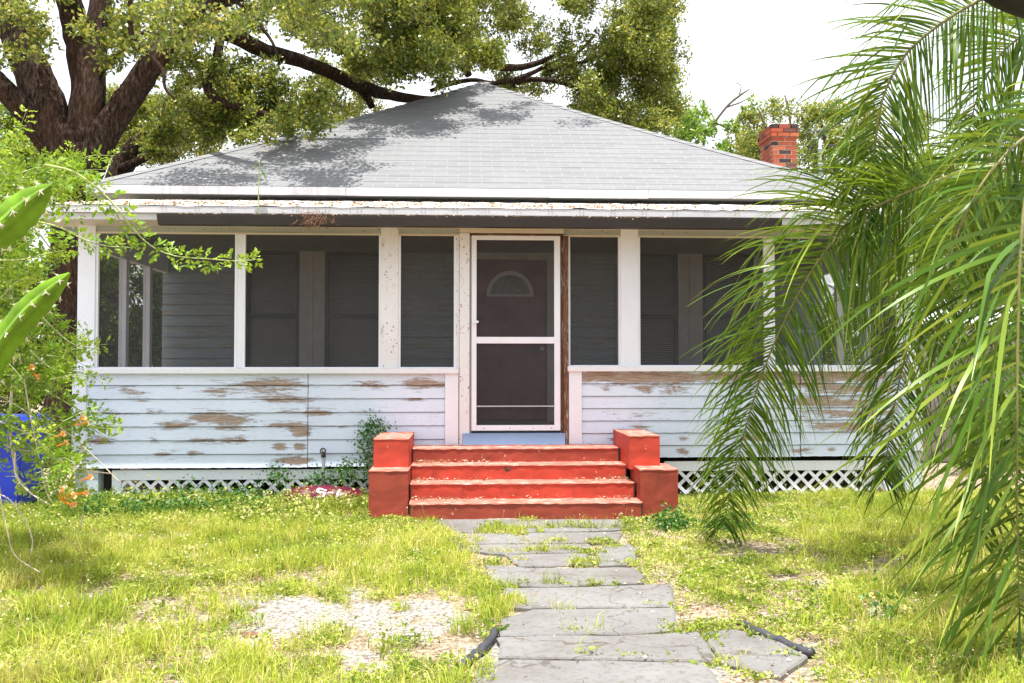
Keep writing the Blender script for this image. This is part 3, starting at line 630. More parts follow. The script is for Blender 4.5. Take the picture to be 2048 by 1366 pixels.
cheek(-.842, -.50, 8.2, 8.72, -.05, .412, M['red2']); cheek(-.83, -.512, 8.5, 9.42, .38, .67, M['red'])
cheek(1.562, 1.90, 8.2, 8.72, -.05, .412, M['red2']); cheek(1.515, 1.80, 8.5, 9.42, .38, .69, M['red'])
b = MB()
for x0, x1, y0, y1, z0, z1 in [(sx[i][k]-(.012 if k else 0), sx[i][k]+(0 if k else .012), ys[i]-.009, ys[i]-.004, (zst[i-1] if i else 0), zst[i]) for i in range(4) for k in (0, 1)]: MB().box(x0, x1, y0, y1, z0, z1).obj('joint', M['dark'], st)
for (px, py, rw, rh_, i, col_) in ((1016,938,.05,.03,1,'dark'),(1110,985,.02,.02,3,'dark'),(1070,978,.05,.008,2,'tread'),(1045,975,.03,.006,2,'tread'),(1095,1012,.05,.007,3,'tread'),(1180,1010,.05,.006,3,'tread'),(1030,1018,.03,.006,3,'tread'),(1100,980,.03,.02,2,'dark')):
    c = W(px, py, ys[i]-.003); n = 14; b = MB(); vs = [(c.x, ys[i]-.004, c.z)]
    for k in range(n):
        a = 6.283*k/n; q = random.uniform(.45, 1.1); vs.append((c.x+rw*q*math.cos(a), ys[i]-.003, c.z+rh_*q*math.sin(a)))
    b.add(vs, [(0, 1+(k+1) % n, 1+k) for k in range(n)]); b.obj('chip', M['chip'] if col_ == 'dark' else M['tread'], st)
# ---------------- small things ----------------
# spigot
sp = empty('water_spigot', (X(648,9.4), 9.4, 0)); tag(sp, 'old rusty outdoor water tap on a short pipe at the siding left of the steps', 'tap')
b = MB(); sx_ = X(649,9.42); b.tube([(sx_,9.42,-.02),(sx_,9.42,Z(912,9.42))], .018, 10); b.obj('pipe', M['galv'], sp, True)
b = MB(); b.tube([(sx_,9.42,Z(912,9.42)),(sx_,9.42,Z(902,9.42))], [.026,.02], 10); b.tube([(sx_,9.44,Z(905,9.42)),(sx_,9.36,Z(905,9.42)),(sx_,9.34,Z(911,9.42))], .014, 8); b.obj('valve', M['rust'], sp, True)
b = MB(); cz = Z(900,9.4)
ring = [(sx_+.026*math.cos(a), 9.38, cz+.026*math.sin(a)) for a in np.linspace(0, 6.283, 13)]; b.tube(ring, .007, 6, cap=False)
for a in range(3): b.tube([(sx_+.026*math.cos(a*2.09), 9.38, cz+.026*math.sin(a*2.09)), (sx_, 9.38, cz)], .004, 5)
b.obj('handwheel', M['rust'], sp)
# sack
bg_ = empty('garden_sack', (X(650,8.95,985), 8.95, 0)); tag(bg_, 'maroon plastic garden sack with white printing slumped against the skirt left of the steps', 'sack')
bx0, bx1 = X(570,8.95,985), X(728,8.95,985); n, mm = 26, 16; vs = []; 
def sackpt(u, t):
    w = math.sin(math.pi*min(max(u, .02), .98))**.35; x = bx0+(bx1-bx0)*u; ry = .17*w; rz = .105*w*(1.1-.25*u)
    w2 = .008*math.sin(u*31+t*3)+.006*math.sin(u*17-t*5)
    return Vector((x, 8.98+(ry+w2)*math.cos(t), .085+(rz+w2)*math.sin(t)))
for i in range(n+1):
    for j in range(mm): vs.append(sackpt(i/n, 2*math.pi*j/mm))
sk = MB().add(vs, [(i*mm+j, (i+1)*mm+j, (i+1)*mm+(j+1) % mm, i*mm+(j+1) % mm) for i in range(n) for j in range(mm)]+[tuple(range(mm)), tuple(n*mm+j for j in range(mm))[::-1]])
sk = sk.obj('body', M['bag'], bg_, True)
ink = MB()
def stroke(u0, v0, u1, v1, w=.012):
    # (u,v) on the sack front: u along, v up the curved face 0..1
    def P(u, v):
        t = math.pi+.15-v*1.25; p = sackpt(u, t); c = Vector((p.x, 8.98, .085)); return c+(p-c)*1.035
    d = math.hypot((u1-u0)*.8, (v1-v0)*.22); nu = max(2, int(d/.01)); a = Vector(((v1-v0)*.22, -(u1-u0)*.8)).normalized()*w
    for k in range(nu):
        t0, t1 = k/nu, (k+1)/nu; q = []
        for tt, sg in ((t0,-1),(t1,-1),(t1,1),(t0,1)): q.append(P(u0+(u1-u0)*tt+sg*a.x/.8, v0+(v1-v0)*tt+sg*a.y/.22))
        ink.quad(*q)
for s in ((.44,.85,.54,.85),(.44,.85,.435,.6),(.435,.6,.52,.6),(.52,.6,.515,.3),(.515,.3,.42,.3)): stroke(*s)
ink.obj('print', M['ink'], bg_)
ink = MB(); stroke(.565,.58,.63,.58); ink.obj('print', M['ink'], bg_)
ink = MB(); stroke(.70,.9,.675,.3); ink.obj('print', M['ink'], bg_)
for nm, x0, x1 in (('white_panel', .62, .86),):
    b = MB(); N = 12
    for i in range(N):
        for j in range(4):
            q = []
            for du, dv in ((0,0),(1,0),(1,1),(0,1)):
                u = x0+(x1-x0)*(i+du)/N; t = math.pi+.15+(j+dv)*.16; p = sackpt(u, t); c = Vector((p.x, 8.98, .085)); q.append(c+(p-c)*1.03)
            b.quad(*q)
    b.obj(nm, M['ink'], bg_)
# wheelie bin
bn = empty('wheeled_bin', (-4.35, 9.0, 0)); tag(bn, 'blue plastic wheeled bin behind the orange-flowered vine at the left corner', 'bin')
def tapered(mb, cx, cy, z0, z1, a0, b0, a1, b1):
    return mb.add([(cx-a0,cy-b0,z0),(cx+a0,cy-b0,z0),(cx+a0,cy+b0,z0),(cx-a0,cy+b0,z0),(cx-a1,cy-b1,z1),(cx+a1,cy-b1,z1),(cx+a1,cy+b1,z1),(cx-a1,cy+b1,z1)],
                  [(0,3,2,1),(4,5,6,7),(0,1,5,4),(1,2,6,5),(2,3,7,6),(3,0,4,7)])
tapered(MB(), -4.33, 9.0, .02, .80, .22, .24, .28, .30).obj('body', M['bin'], bn, bevel=.03)
ld = tapered(MB(), -4.33, 8.98, .803, .87, .30, .33, .26, .28).obj('lid', M['bin'], bn, bevel=.02)
for s in (-1, 1): MB().tube([(-4.33+s*.2,9.24,.1),(-4.33+s*.25,9.24,.1)], .1, 16).obj('wheel', M['hose'], bn)
# black edging pipes
for k, (pp, lab) in enumerate(([[(918,1336),(945,1316),(965,1298),(980,1280),(990,1262)], 'black plastic edging pipe curving beside the path bottom centre, left of the slabs'],
      [[(905,1084),(916,1093),(928,1107)], 'short black pipe stub poking out of the grass by the upper path'],
      [[(1480,1248),(1520,1268),(1560,1282),(1600,1298),(1625,1306)], 'black plastic edging pipe half buried right of the path'])):
    c = [G(x, y, .012) for x, y in pp]; pts = []
    for i in range(len(c)-1):
        for t in range(4): pts.append(c[i].lerp(c[i+1], t/4)+Vector((0,0,.008*math.sin(i+t))))
    pts.append(c[-1]); tag(MB().tube(pts, .022 if k != 1 else .03, 10).obj('edging_pipe', M['hose'], None, True), lab, 'pipe', 'black edging pipes beside the path')
# fence and carport on the right
fn = empty('board_fence', (6.8, 13, 0)); tag(fn, 'weathered grey board fence behind the palm at the right', 'fence')
b = MB(); x = X(1842,12.6,800)
while x < 11:
    b.box(x, x+.135, 12.6+random.uniform(-.006, .006), 12.62+random.uniform(0, .006), .02, 1.72+random.uniform(-.02, .02)); x += .145
b.obj('boards', M['fence'], fn); b = MB(); b.box(X(1842,12.6,800), 11, 12.63, 12.67, 1.35, 1.44); b.box(X(1842,12.6,800), 11, 12.63, 12.67, .3, .39); b.obj('rail', M['fence'], fn)
cp = empty('carport', (7.2, 14, 0)); tag(cp, 'low white roofed carport beyond the grey fence at the right', 'carport')
b = MB(); x0 = X(1838,12.9,640); b.box(x0, 11, 12.9, 12.95, Z(668,12.9), Z(648,12.9)); b.obj('beam', M['cream'], cp)
b = MB(); b.add([(x0-.1,12.8,Z(647,12.8)),(11,12.8,Z(647,12.8)),(11,16,Z(600,12.8)+.5),(x0-.1,16,Z(600,12.8)+.5),(x0-.1,12.8,Z(643,12.8)),(11,12.8,Z(643,12.8)),(11,16,Z(600,12.8)+.55),(x0-.1,16,Z(600,12.8)+.55)],[(0,3,2,1),(4,5,6,7),(0,1,5,4),(1,2,6,5),(2,3,7,6),(3,0,4,7)])
b.obj('roof', M['alum'], cp)
for x in (x0+.1, 9.5): MB().box(x, x+.1, 12.96, 13.06, 0, Z(668,12.9)).obj('post', M['white'], cp)
# ---------------- foliage tools ----------------
def interp(pts, n):
    pts = [Vector(p) for p in pts]; out = []
    P = [pts[0]*2-pts[1]]+pts+[pts[-1]*2-pts[-2]]; m = len(pts)-1
    for k in range(n+1):
        u = k/n*m; i = min(int(u), m-1); t = u-i; a, b_, c, d = P[i:i+4]
        out.append(.5*((2*b_)+(c-a)*t+(2*a-5*b_+4*c-d)*t*t+(3*b_-a-3*c+d)*t**3))
    return out
def limb(mb, spec, n=8, sub=5, wob=.12):   # spec: (px,py,Y,halfwidth px)
    P = [W(a, b_, c) for a, b_, c, d in spec]; r = [d/F*c*(.88 if d > 16 else 1) for a, b_, c, d in spec]; N = (len(P)-1)*sub
    pts = interp(P, N); rr = list(np.interp(np.linspace(0, len(P)-1, N+1), range(len(P)), r))
    rr = [x*(1+random.uniform(-.03, .03)) for x in rr]; pts = [p+Vector((random.gauss(0,1), random.gauss(0,1), random.gauss(0,1)))*x*wob*.25 for p, x in zip(pts, rr)]
    mb.tube(pts, rr, max(n, 22 if r[0] > .15 else n), .035); return pts
def cloud(blobs, tw, size=(.045,.075), wd=.45, upbias=.2, vshift=0.0):
    """blobs: (centre, (rx,ry,rz), twigs, leaves per twig). twigs go to mesh tw; returns leaf V,Q,v."""
    Ps, Ds, Ls, Vs = [], [], [], []
    for c, r, nt_, nl in blobs:
        c = np.array(c); r = np.array(r); d = unit(rng.normal(size=(nt_, 3))); rad = rng.uniform(.25, 1.0, nt_)**.6
        tip = c+d*rad[:, None]*r; dirn = unit(d+rng.normal(size=(nt_, 3))*.7+np.array([0,0,upbias])); ln = rng.uniform(.18, .42, nt_)*min(1.3, max(.5, r.mean()))
        start = tip-dirn*ln[:, None]; tone = rng.uniform(-.25, .25, nt_)
        if tw is not None:
            for i in range(0, nt_, 2): tw.tube([start[i], (start[i]+tip[i])/2+rng.normal(size=3)*.015, tip[i]], [.006,.004,.002], 3, cap=False)
        t = rng.uniform(0, 1.1, (nt_, nl)); p = start[:, None]+dirn[:, None]*(ln[:, None]*t)[..., None]+rng.normal(size=(nt_, nl, 3))*.05
        dd = unit(dirn[:, None]*.6+rng.normal(size=(nt_, nl, 3))*.8)
        Ps.append(p.reshape(-1, 3)); Ds.append(dd.reshape(-1, 3)); Ls.append(rng.uniform(*size, nt_*nl))
        Vs.append(np.clip(.45+tone[:, None]+rng.normal(size=(nt_, nl))*.27+vshift, 0, 1).ravel())
    P, D, L, v = map(np.concatenate, (Ps, Ds, Ls, Vs)); V, Q = leaves(P, D, L, wd); return V, Q, np.repeat(v, 4)
def blobs_rect(n, x0, x1, y0, y1, d0, d1, r, nt_, nl, flt=None):
    out = []
    for _ in range(n):
        px, py, d = random.uniform(x0, x1), random.uniform(y0, y1), random.uniform(d0, d1)
        if flt and not flt(px, py): continue
        k = random.uniform(.7, 1.3); out.append((W(px, py, d), (r*k, r*k, r*k*.75), nt_, nl))
    return out
# ---------------- big oak ----------------
LIMB = [(330,90),(400,52),(450,62),(520,98),(590,118),(650,140),(720,172),(780,188),(850,196)]
GAPS = [(485,165,60,30),(320,150,30,40),(850,165,35,22),(540,40,25,20),(1010,90,30,14),(1075,150,30,12),(1160,45,25,16),(700,45,20,20),(310,200,22,30),(420,110,22,30),(1120,200,18,20)]
def clear(x, y):
    for (x0, y0), (x1, y1) in zip(LIMB[:-1], LIMB[1:]):
        t = max(0, min(1, ((x-x0)*(x1-x0)+(y-y0)*(y1-y0))/((x1-x0)**2+(y1-y0)**2)))
        if math.hypot(x-x0-t*(x1-x0), y-y0-t*(y1-y0)) < 42 and random.random() < .8: return False
    return all(((x-a)/(c+14))**2+((y-b_)/(d+12))**2 > 1 for a, b_, c, d in GAPS)
oak = empty('oak_tree', (W(150,600,12.9).x, 12.9, 0)); tag(oak, 'large live oak with dark forked trunk, its crown reaching over the roof', 'tree')
d0 = 12.9; tk = MB()
def L(*s): return limb(tk, s)
L((135,1010,d0,75),(140,900,d0,58),(142,700,d0,50),(146,520,d0,48),(152,400,d0,47),(158,330,d0,50),(152,285,d0,52),(138,250,d0,36))
L((130,330,d0,40),(110,265,d0,45),(88,200,d0,42),(58,130,d0,39),(32,60,d0,38),(12,0,d0,38),(-10,-90,d0,30))
L((110,300,d0,30),(60,240,d0-.2,26),(20,190,d0-.4,24),(-20,150,d0-.5,22),(-90,90,d0-.6,16))
L((160,340,d0,46),(168,260,d0,40),(174,180,d0,34),(158,90,d0,29),(138,0,d0-.2,28),(120,-90,d0-.4,20))
L((185,300,d0+.1,30),(186,200,d0+.2,27),(190,100,d0+.3,26),(203,0,d0+.4,24),(215,-100,d0+.5,18))
L((170,350,d0-.1,36),(205,275,d0-.1,33),(245,215,d0,30),(285,155,d0,28),(318,105,d0,25),(350,72,d0+.2,20),(400,52,d0+.6,19),(450,62,d0+1,20),(520,98,d0+1.6,17),(590,118,d0+2.2,14),(650,140,d0+2.8,13),(720,172,d0+3.4,14),(780,190,d0+4,11),(850,200,d0+4.5,8),(900,192,d0+5,5))
L((440,80,d0+.8,9),(430,130,d0+.8,10),(414,165,d0+.8,9),(425,192,d0+.8,9),(455,208,d0+.8,8),(510,222,d0+.9,7),(570,240,d0+1,5))
L((400,52,d0+.6,16),(420,20,d0+.5,14),(480,-10,d0+.3,12),(600,-40,d0,10),(760,-60,d0,8))
L((330,95,d0,14),(380,40,d0-.4,12),(430,0,d0-.8,12),(500,-60,d0-1.2,10))
L((195,150,d0,8),(230,112,d0,6),(262,92,d0,5),(290,60,d0,3))
L((262,-20,d0-.6,5),(260,50,d0-.6,5),(272,85,d0-.6,5),(300,112,d0-.6,4.5),(325,140,d0-.6,4),(330,175,d0-.6,3),(350,200,d0-.6,2))
L((470,0,d0-1,4),(510,40,d0-1,4),(545,85,d0-1,3),(560,130,d0-1,2)); L((285,110,d0-.5,3),(287,150,d0-.5,2),(290,200,d0-.5,1.5))
L((700,160,d0+3.5,8),(730,190,d0+3.5,8),(745,215,d0+3.6,7))
L((905,60,17.5,9),(912,100,17.5,11),(930,135,17.5,9),(938,152,17.5,7)); L((890,40,18,8),(920,85,18,8),(960,120,18,8),(1010,135,18,8),(1070,128,18,6),(1150,90,18,4))
L((860,182,18,4),(900,168,18,5),(945,160,18,4.5),(990,166,18,5),(1050,152,18,5),(1100,128,18,4),(1150,110,18,3),(1190,70,18,3)); L((1010,180,18.2,6),(1050,160,18.2,6),(1120,165,18.2,4),(1200,200,18.2,3))
L((780,-40,17,8),(850,20,17.5,9),(905,60,17.5,9)); L((1100,140,18,5),(1180,120,18,4),(1280,80,18,3)); L((560,20,14,5),(640,60,14,4),(700,90,14.5,3))
tk.obj('trunk', M['bark'], oak, True)
tw = MB(); B = []
B += blobs_rect(44, 205, 430, -120, 270, 13.4, 17, .33, 20, 22)+blobs_rect(9, 190, 280, -10, 130, 12, 12.6, .16, 8, 14)+blobs_rect(8, -10, 110, 0, 120, 12, 12.5, .16, 8, 14)
B += blobs_rect(76, 380, 690, -150, 250, 13.4, 17, .36, 26, 24, clear)
B += blobs_rect(9, 460, 690, 190, 290, 12.2, 13.2, .22, 14, 20, lambda x, y: y < 150+.42*abs(x-960) and y < 285)
B += blobs_rect(72, 680, 900, -150, 150, 13.5, 17.5, .38, 28, 24, clear)
B += blobs_rect(58, 860, 1200, -150, 120, 16.8, 20, .42, 28, 26, clear)
B += blobs_rect(46, 1120, 1345, -100, 250, 17, 20, .40, 26, 26, clear)
B += blobs_rect(16, 1280, 1350, 50, 270, 17.5, 20, .28, 18, 26)
B += blobs_rect(8, 990, 1140, 140, 190, 18, 20, .3, 16, 26)
B += blobs_rect(6, -20, 260, -60, 60, 12, 13, .25, 10, 20)
# crown above the left half of the roof, throwing the dappled shade
nrm = (Vector(B_)-Vector(A_)).cross(apex-Vector(A_)).normalized()
def roofpt(px, py):
    d = Vector(ray(px, py)); o = Vector(CAMP); t = (Vector(A_)-o).dot(nrm)/d.dot(nrm); return o+d*t
for (xa, xb, ya_, yb2, n) in ((215,660,255,372,72),(640,940,192,300,74),(930,1165,178,246,34),(560,720,300,372,14)):
    for _ in range(n):
        px, py = random.uniform(xa, xb), random.uniform(ya_, yb2)
        if py < 372-(px-185)*.267+14 and px < 960: continue
        if py < 165+(px-960)*.29+10 and px >= 960: continue
        if (px > 760 and py > 265) or (px > 900 and py > 222+.0*px and px < 960): continue
        p = roofpt(px, py)
        if math.sin(p.x*5.1+1)*math.sin(p.y*4.3+p.x*2) > .38: continue
        rr_ = random.uniform(.2, .46); B.append((p+sv*random.uniform(1.5, 3.0), (rr_*1.2, rr_*.8, rr_*.5), int(11*rr_/.2)+3, 9))
B += blobs_rect(24, 560, 960, -60, 110, 14.5, 17, .34, 26, 24, clear)+blobs_rect(26, 1180, 1345, 20, 265, 17, 20, .36, 24, 28)+blobs_rect(12, 1260, 1330, -40, 120, 17, 20, .36, 22, 28)+blobs_rect(14, 440, 620, 130, 285, 13.3, 15, .36, 24, 28, lambda x, y: y < 285-.0*x)
B += blobs_rect(12, 300, 480, 200, 320, 14, 17, .3, 18, 26)
V, Q, v = cloud(B, tw, (.05, .095), .5); tw.obj('twig', M['twig'], oak); mesh_np('crown', V, Q, M['oak'], oak, v)
# hanging twigs
# ---------------- other trees ----------------
def tree(name, loc, label, blobs, limbs, mat, tmat=None, size=(.05,.09), vs=0.0, group=None):
    e = empty(name, loc); tag(e, label, 'tree', group); t = MB(); tw = MB()
    for s in limbs: limb(t, s, 7)
    t.obj('trunk', tmat or M['bark'], e, True); V, Q, v = cloud(blobs, tw, size, vshift=vs); mesh_np('crown', V, Q, mat, e, v); tw.obj('twig', M['twig'], e)
d = 17
tree('oak_tree', (W(250,600,d).x, d, 0), 'second mossy oak with leaning crooked trunk behind the left roof slope', 
     blobs_rect(34, 205, 420, 190, 330, 17, 20, .4, 20, 26)+blobs_rect(14, 640, 760, 130, 235, 19, 21, .35, 18, 26),
     [((200,900,d,40),(215,500,d,32),(240,345,d,26),(272,300,d,24),(300,262,d,20),(312,235,d,17),(345,212,d,13),(385,200,d,9)),((240,340,d-.2,10),(290,315,d-.2,8),(330,285,d-.2,6),(380,255,d-.2,4)),((300,262,d,12),(330,290,d,7),(390,270,d,4))], M['oak'], size=(.06,.09), vs=.1)
d = 19
tree('leafy_tree', (W(30,600,d).x, d, 0), 'yellow-green leafy tree at the far left edge behind the oak trunk',
     blobs_rect(42, -220, 105, 190, 420, 15.5, 19, .55, 24, 26), [((40,950,d,20),(30,600,d,16),(40,400,d,12),(20,250,d,7))], M['bush'], size=(.07,.11), vs=.12)
d = 15
tree('shrub', (W(30,800,d).x, d, 0), 'dense dark green shrub mass left of the house behind the vine',
     blobs_rect(70, -260, 200, 400, 960, 13.6, 16, .5, 24, 26)+blobs_rect(34, 180, 345, 430, 900, 14.4, 16, .35, 22, 26), [((60,990,d,10),(50,800,d,8),(70,600,d,5)),((0,990,d,10),(-20,800,d,8),(0,600,d,5))], M['bush'], size=(.06,.1), vs=-.15)
d = 23
tree('pale_tree', (W(1420,600,d).x, d, 0), 'pale green feathery tree just above the right roof slope, left of the chimney',
     blobs_rect(26, 1345, 1520, 215, 320, 22, 24, .38, 12, 16), [((1360,600,d,5),(1375,330,d,4),(1415,265,d,3),(1452,215,d,2.5),(1478,192,d,2.5),(1500,178,d,1.2)),((1452,215,d,2),(1480,205,d,1.5),(1500,195,d,1)),((1478,192,d,1.5),(1482,172,d,1),(1470,165,d,.8)),((1430,245,d,2),(1470,262,d,1.5),(1500,250,d,1))], M['lime'], M['twig'], (.09,.15), .1)
d = 21
tree('sparse_tree', (W(1560,600,d).x, d, 0), 'open small-leaved dark tree rising behind the brick chimney',
     blobs_rect(22, 1485, 1640, 205, 320, 20, 22, .36, 14, 15)+blobs_rect(10, 1490, 1530, 270, 320, 20, 22, .3, 12, 16), [((1560,600,d,8),(1555,320,d,6),(1530,250,d,3),(1515,215,d,1.5)),((1555,320,d,4),(1580,250,d,3),(1570,190,d,1.5))], M['oak'], M['twig'], (.07,.11), 0)
tree('sparse_tree', (W(1700,600,d).x, d, 0), 'dark open tree behind the service mast and the arching palm frond',
     blobs_rect(46, 1615, 1860, 215, 400, 20, 22, .42, 15, 17), [((1690,600,d,9),(1680,380,d,6),(1650,280,d,4),(1640,220,d,2)),((1680,380,d,5),(1730,300,d,3),(1760,240,d,2))], M['oak'], M['twig'], (.07,.11), .05)
d = 17
tree('leafy_tree', (W(1950,600,d).x, d, 0), 'broad bright green tree filling the background behind the carport',
     blobs_rect(110, 1790, 2250, 330, 660, 14, 18, .55, 24, 24), [((1960,950,d,18),(1960,650,d,14),(1980,500,d,9))], M['bush'], size=(.07,.12), vs=.18)
tree('shrub', (W(1775,800,13.6).x, 13.6, 0), 'dark green shrub just beyond the right end of the screened porch',
     blobs_rect(44, 1700, 1850, 470, 930, 13.3, 15, .36, 24, 26), [((1775,990,14,6),(1780,800,14,5),(1770,600,14,3))], M['bush'], size=(.06,.1), vs=-.15)
tree('shrub', (W(1990,800,11.9).x, 11.9, 0), 'low yellowish bush growing in front of the grey fence at the right',
     blobs_rect(22, 1930, 2150, 800, 940, 10.8, 12.2, .26, 16, 18), [((1990,985,11.6,4),(1990,900,11.6,3),(1970,830,11.6,2))], M['lime'], size=(.06,.1), vs=.15)
# trees that fill the horizon behind the house
for i, (x, y, lab) in enumerate(((-14,24,'rounded green tree farthest left beyond the yard'),(-7,27,'green tree behind the house, left half, hidden by the roof'),(9,27,'green tree behind the house, right half, low behind the roof'),(15,24,'rounded green tree farthest right beyond the carport'))):
    BB = [((x+random.uniform(-2.5,2.5), y+random.uniform(-1.5,1.5), random.uniform(.6,3.6 if x < -10 or x > 10 else 2.8)), (1,1,.8), 40, 18) for _ in range(22)]
    e = empty('background_tree', (x, y, 0)); tag(e, lab, 'tree', 'trees standing behind the house'); tb = MB().tube([(x,y,0),(x+.1,y,1.5),(x,y,3)], [.25,.2,.1], 8); tb.obj('trunk', M['bark'], e, True)
    V, Q, v = cloud(BB, None, (.14,.22)); mesh_np('crown', V, Q, M['bush'], e, v)
# ---------------- grass and weeds ----------------
LT = np.array([(960,700,1300),(1038,865,1248),(1062,895,1245),(1090,915,1262),(1110,930,1278),(1132,965,1290),(1172,985,1292),(1178,1000,1345),(1218,1004,1352),(1260,1003,1365),(1275,998,1470),(1300,985,1560),(1366,948,1560),(1600,850,1640)], float)
CR = [(1000,1066,50,7),(1035,1072,22,5),(905,1105,60,10),(1000,1125,60,5),(1180,1130,60,6),(1080,1065,10,3),(1230,1098,30,6),(1030,1205,38,12),(1010,1180,30,8),(1150,1267,28,7),(1200,1265,18,6),(1100,1172,40,4),(1330,1262,60,10),(1310,1320,60,10),(1400,1335,70,18),(1420,1285,30,20),(1480,1330,70,20),(1540,1350,90,16),(1280,1090,30,8),(980,1290,22,30),(960,1350,30,30),(1060,1045,40,8),(1140,1050,12,5),(1010,1240,18,16)]
for _k in range(60):
    _y = random.choice([1061,1087,1106,1133,1174,1218,1272,1321])+random.gauss(0, 2); CR.append((random.uniform(np.interp(_y, LT[:,0], LT[:,1]), np.interp(_y, LT[:,0], LT[:,2])), _y, random.uniform(10, 38), random.uniform(2, 4.5)))
def on_path(x, y):
    px, py = proj(x, y); l = np.interp(py, LT[:, 0], LT[:, 1]); r = np.interp(py, LT[:, 0], LT[:, 2]); j = rng.normal(size=px.shape)*7
    inn = (px > l+j) & (px < r+j) & (py > 1030) & (y > 0)
    for cx, cy, rx, ry in CR: inn &= ~((((px-cx)/rx)**2+((py-cy)/ry)**2) < rng.uniform(.1, 1.1, px.shape))
    return inn
def blocked(x, y):
    return ((x > -.86) & (x < 1.92) & (y > 8.05)) | ((y > 9.47) & (x > xL-.02) & (x < xR+.02))
def sample(n, y0, y1, pad=.3):
    y = rng.uniform(y0**2, y1**2, n)**.5; x = rng.uniform(-930/F*y-pad, 1118/F*y+pad); return x, y
def density(x, y, k):
    s = sandf(x, y); px, py = proj(x, y); n = hnoise(x, y, 3.2, 3); n2 = hnoise(x, y, 9, 5)
    d = .62+.38*n+.12*(px < 1000)+.30*n2-1.25*s+.12*hnoise(x, y, 20, 6)
    far = np.clip((1180-py)/140, 0, 1)*(px < 1000)
    if k == 'grass': d += .45*far-.28*(px > 1250)*(px < 1650)-.22*(px > 150)*(px < 420)*(py > 1150)
    else: d += .15*(px > 1200)-.3*far+.3*(py < 1060)
    return d
def grassmesh(name, n, hmin, hmax, w, label):
    x, y = sample(n, 3.3, 9.46); d = density(x, y, 'grass'); keep = (rng.uniform(0, 1, n) < d) & ~on_path(x, y) & ~blocked(x, y)
    ex, ey = rng.uniform(-10, 11, 16000), rng.uniform(1.5, 16, 16000); out = (np.abs(ex) > .62*ey+.3) & ~blocked(ex, ey) & ~((ey > 9.4) & (ex > xL-.1) & (ex < xR+.1))
    x = np.concatenate([x[keep], ex[out]]); y = np.concatenate([y[keep], ey[out]]); N = len(x)
    px, py = proj(x, y); big = np.clip(.55+.35*hnoise(x, y, 4, 8)+.25*rng.normal(size=N), .15, 1.3); big *= np.where((px > 1600) & (py > 1000) & (py < 1150), 1.5, 1.0)*np.where((py > 1180), 1.12, 1.0)
    big = big*np.clip(1-.6*(px > 1250)*(px < 1600), .3, 1); h = hmin+(hmax-hmin)*big*rng.uniform(.4, 1, N); h *= np.where((np.abs(y-8.1) < .5) & (np.abs(x-.5) < 1.4), .55, 1)
    an = rng.uniform(0, 6.283, N); lean = rng.uniform(.15, 1.0, N)*h; dx, dy = np.cos(an)*lean, np.sin(an)*lean
    b0 = np.stack([x, y, np.zeros(N)], -1); m_ = b0+np.stack([dx*.3, dy*.3, h*.6], -1); t = b0+np.stack([dx, dy, h*np.clip(1.05-lean/h*.35, .3, 1)], -1)
    pa = rng.uniform(0, 6.283, N); ww = w*rng.uniform(.6, 1.4, N); wv = np.stack([np.cos(pa)*ww, np.sin(pa)*ww, np.zeros(N)], -1)
    C = np.stack([b0, m_, t], 1); Wv = np.stack([wv, wv*.8, wv*.08], 1); V, Q = ribbons(C, Wv)
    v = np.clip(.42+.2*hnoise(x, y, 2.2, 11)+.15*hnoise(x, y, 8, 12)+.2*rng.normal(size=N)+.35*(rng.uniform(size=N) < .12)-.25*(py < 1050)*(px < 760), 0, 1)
    return tag(mesh_np(name, V, Q, M['grass'], None, np.repeat(v, 6)), label, 'grass', kind='stuff')
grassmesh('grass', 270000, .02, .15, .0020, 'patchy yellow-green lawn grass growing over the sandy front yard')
def weeds(name, n, label):
    nc = n//7; x, y = sample(nc, 3.3, 9.46); d = density(x, y, 'weed'); keep = (rng.uniform(0, 1, nc) < d) & ~on_path(x, y) & ~blocked(x, y); x, y = x[keep], y[keep]
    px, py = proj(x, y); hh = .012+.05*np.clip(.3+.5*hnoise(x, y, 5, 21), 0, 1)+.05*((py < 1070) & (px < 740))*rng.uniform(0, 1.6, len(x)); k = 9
    X_ = np.repeat(x, k)+rng.normal(size=len(x)*k)*.018; Y_ = np.repeat(y, k)+rng.normal(size=len(x)*k)*.018; Zz = np.repeat(hh, k)*rng.uniform(.1, 1.1, len(x)*k)+.004
    N = len(X_); D = unit(np.stack([rng.normal(size=N), rng.normal(size=N), rng.uniform(-.2, .9, N)], -1)); Ln = rng.uniform(.010, .022, N)*np.repeat(np.where(rng.uniform(size=len(x)) < .2, 1.8, 1.0), k)
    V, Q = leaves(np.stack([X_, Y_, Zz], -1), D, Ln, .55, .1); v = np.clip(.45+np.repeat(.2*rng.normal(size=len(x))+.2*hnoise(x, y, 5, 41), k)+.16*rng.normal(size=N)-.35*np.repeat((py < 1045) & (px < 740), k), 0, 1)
    return tag(mesh_np(name, V, Q, M['weed'], None, np.repeat(v, 4)), label, 'weeds', kind='stuff')
weeds('ground_weeds', 380000, 'small-leaved weeds creeping between the grass tufts and path slabs')
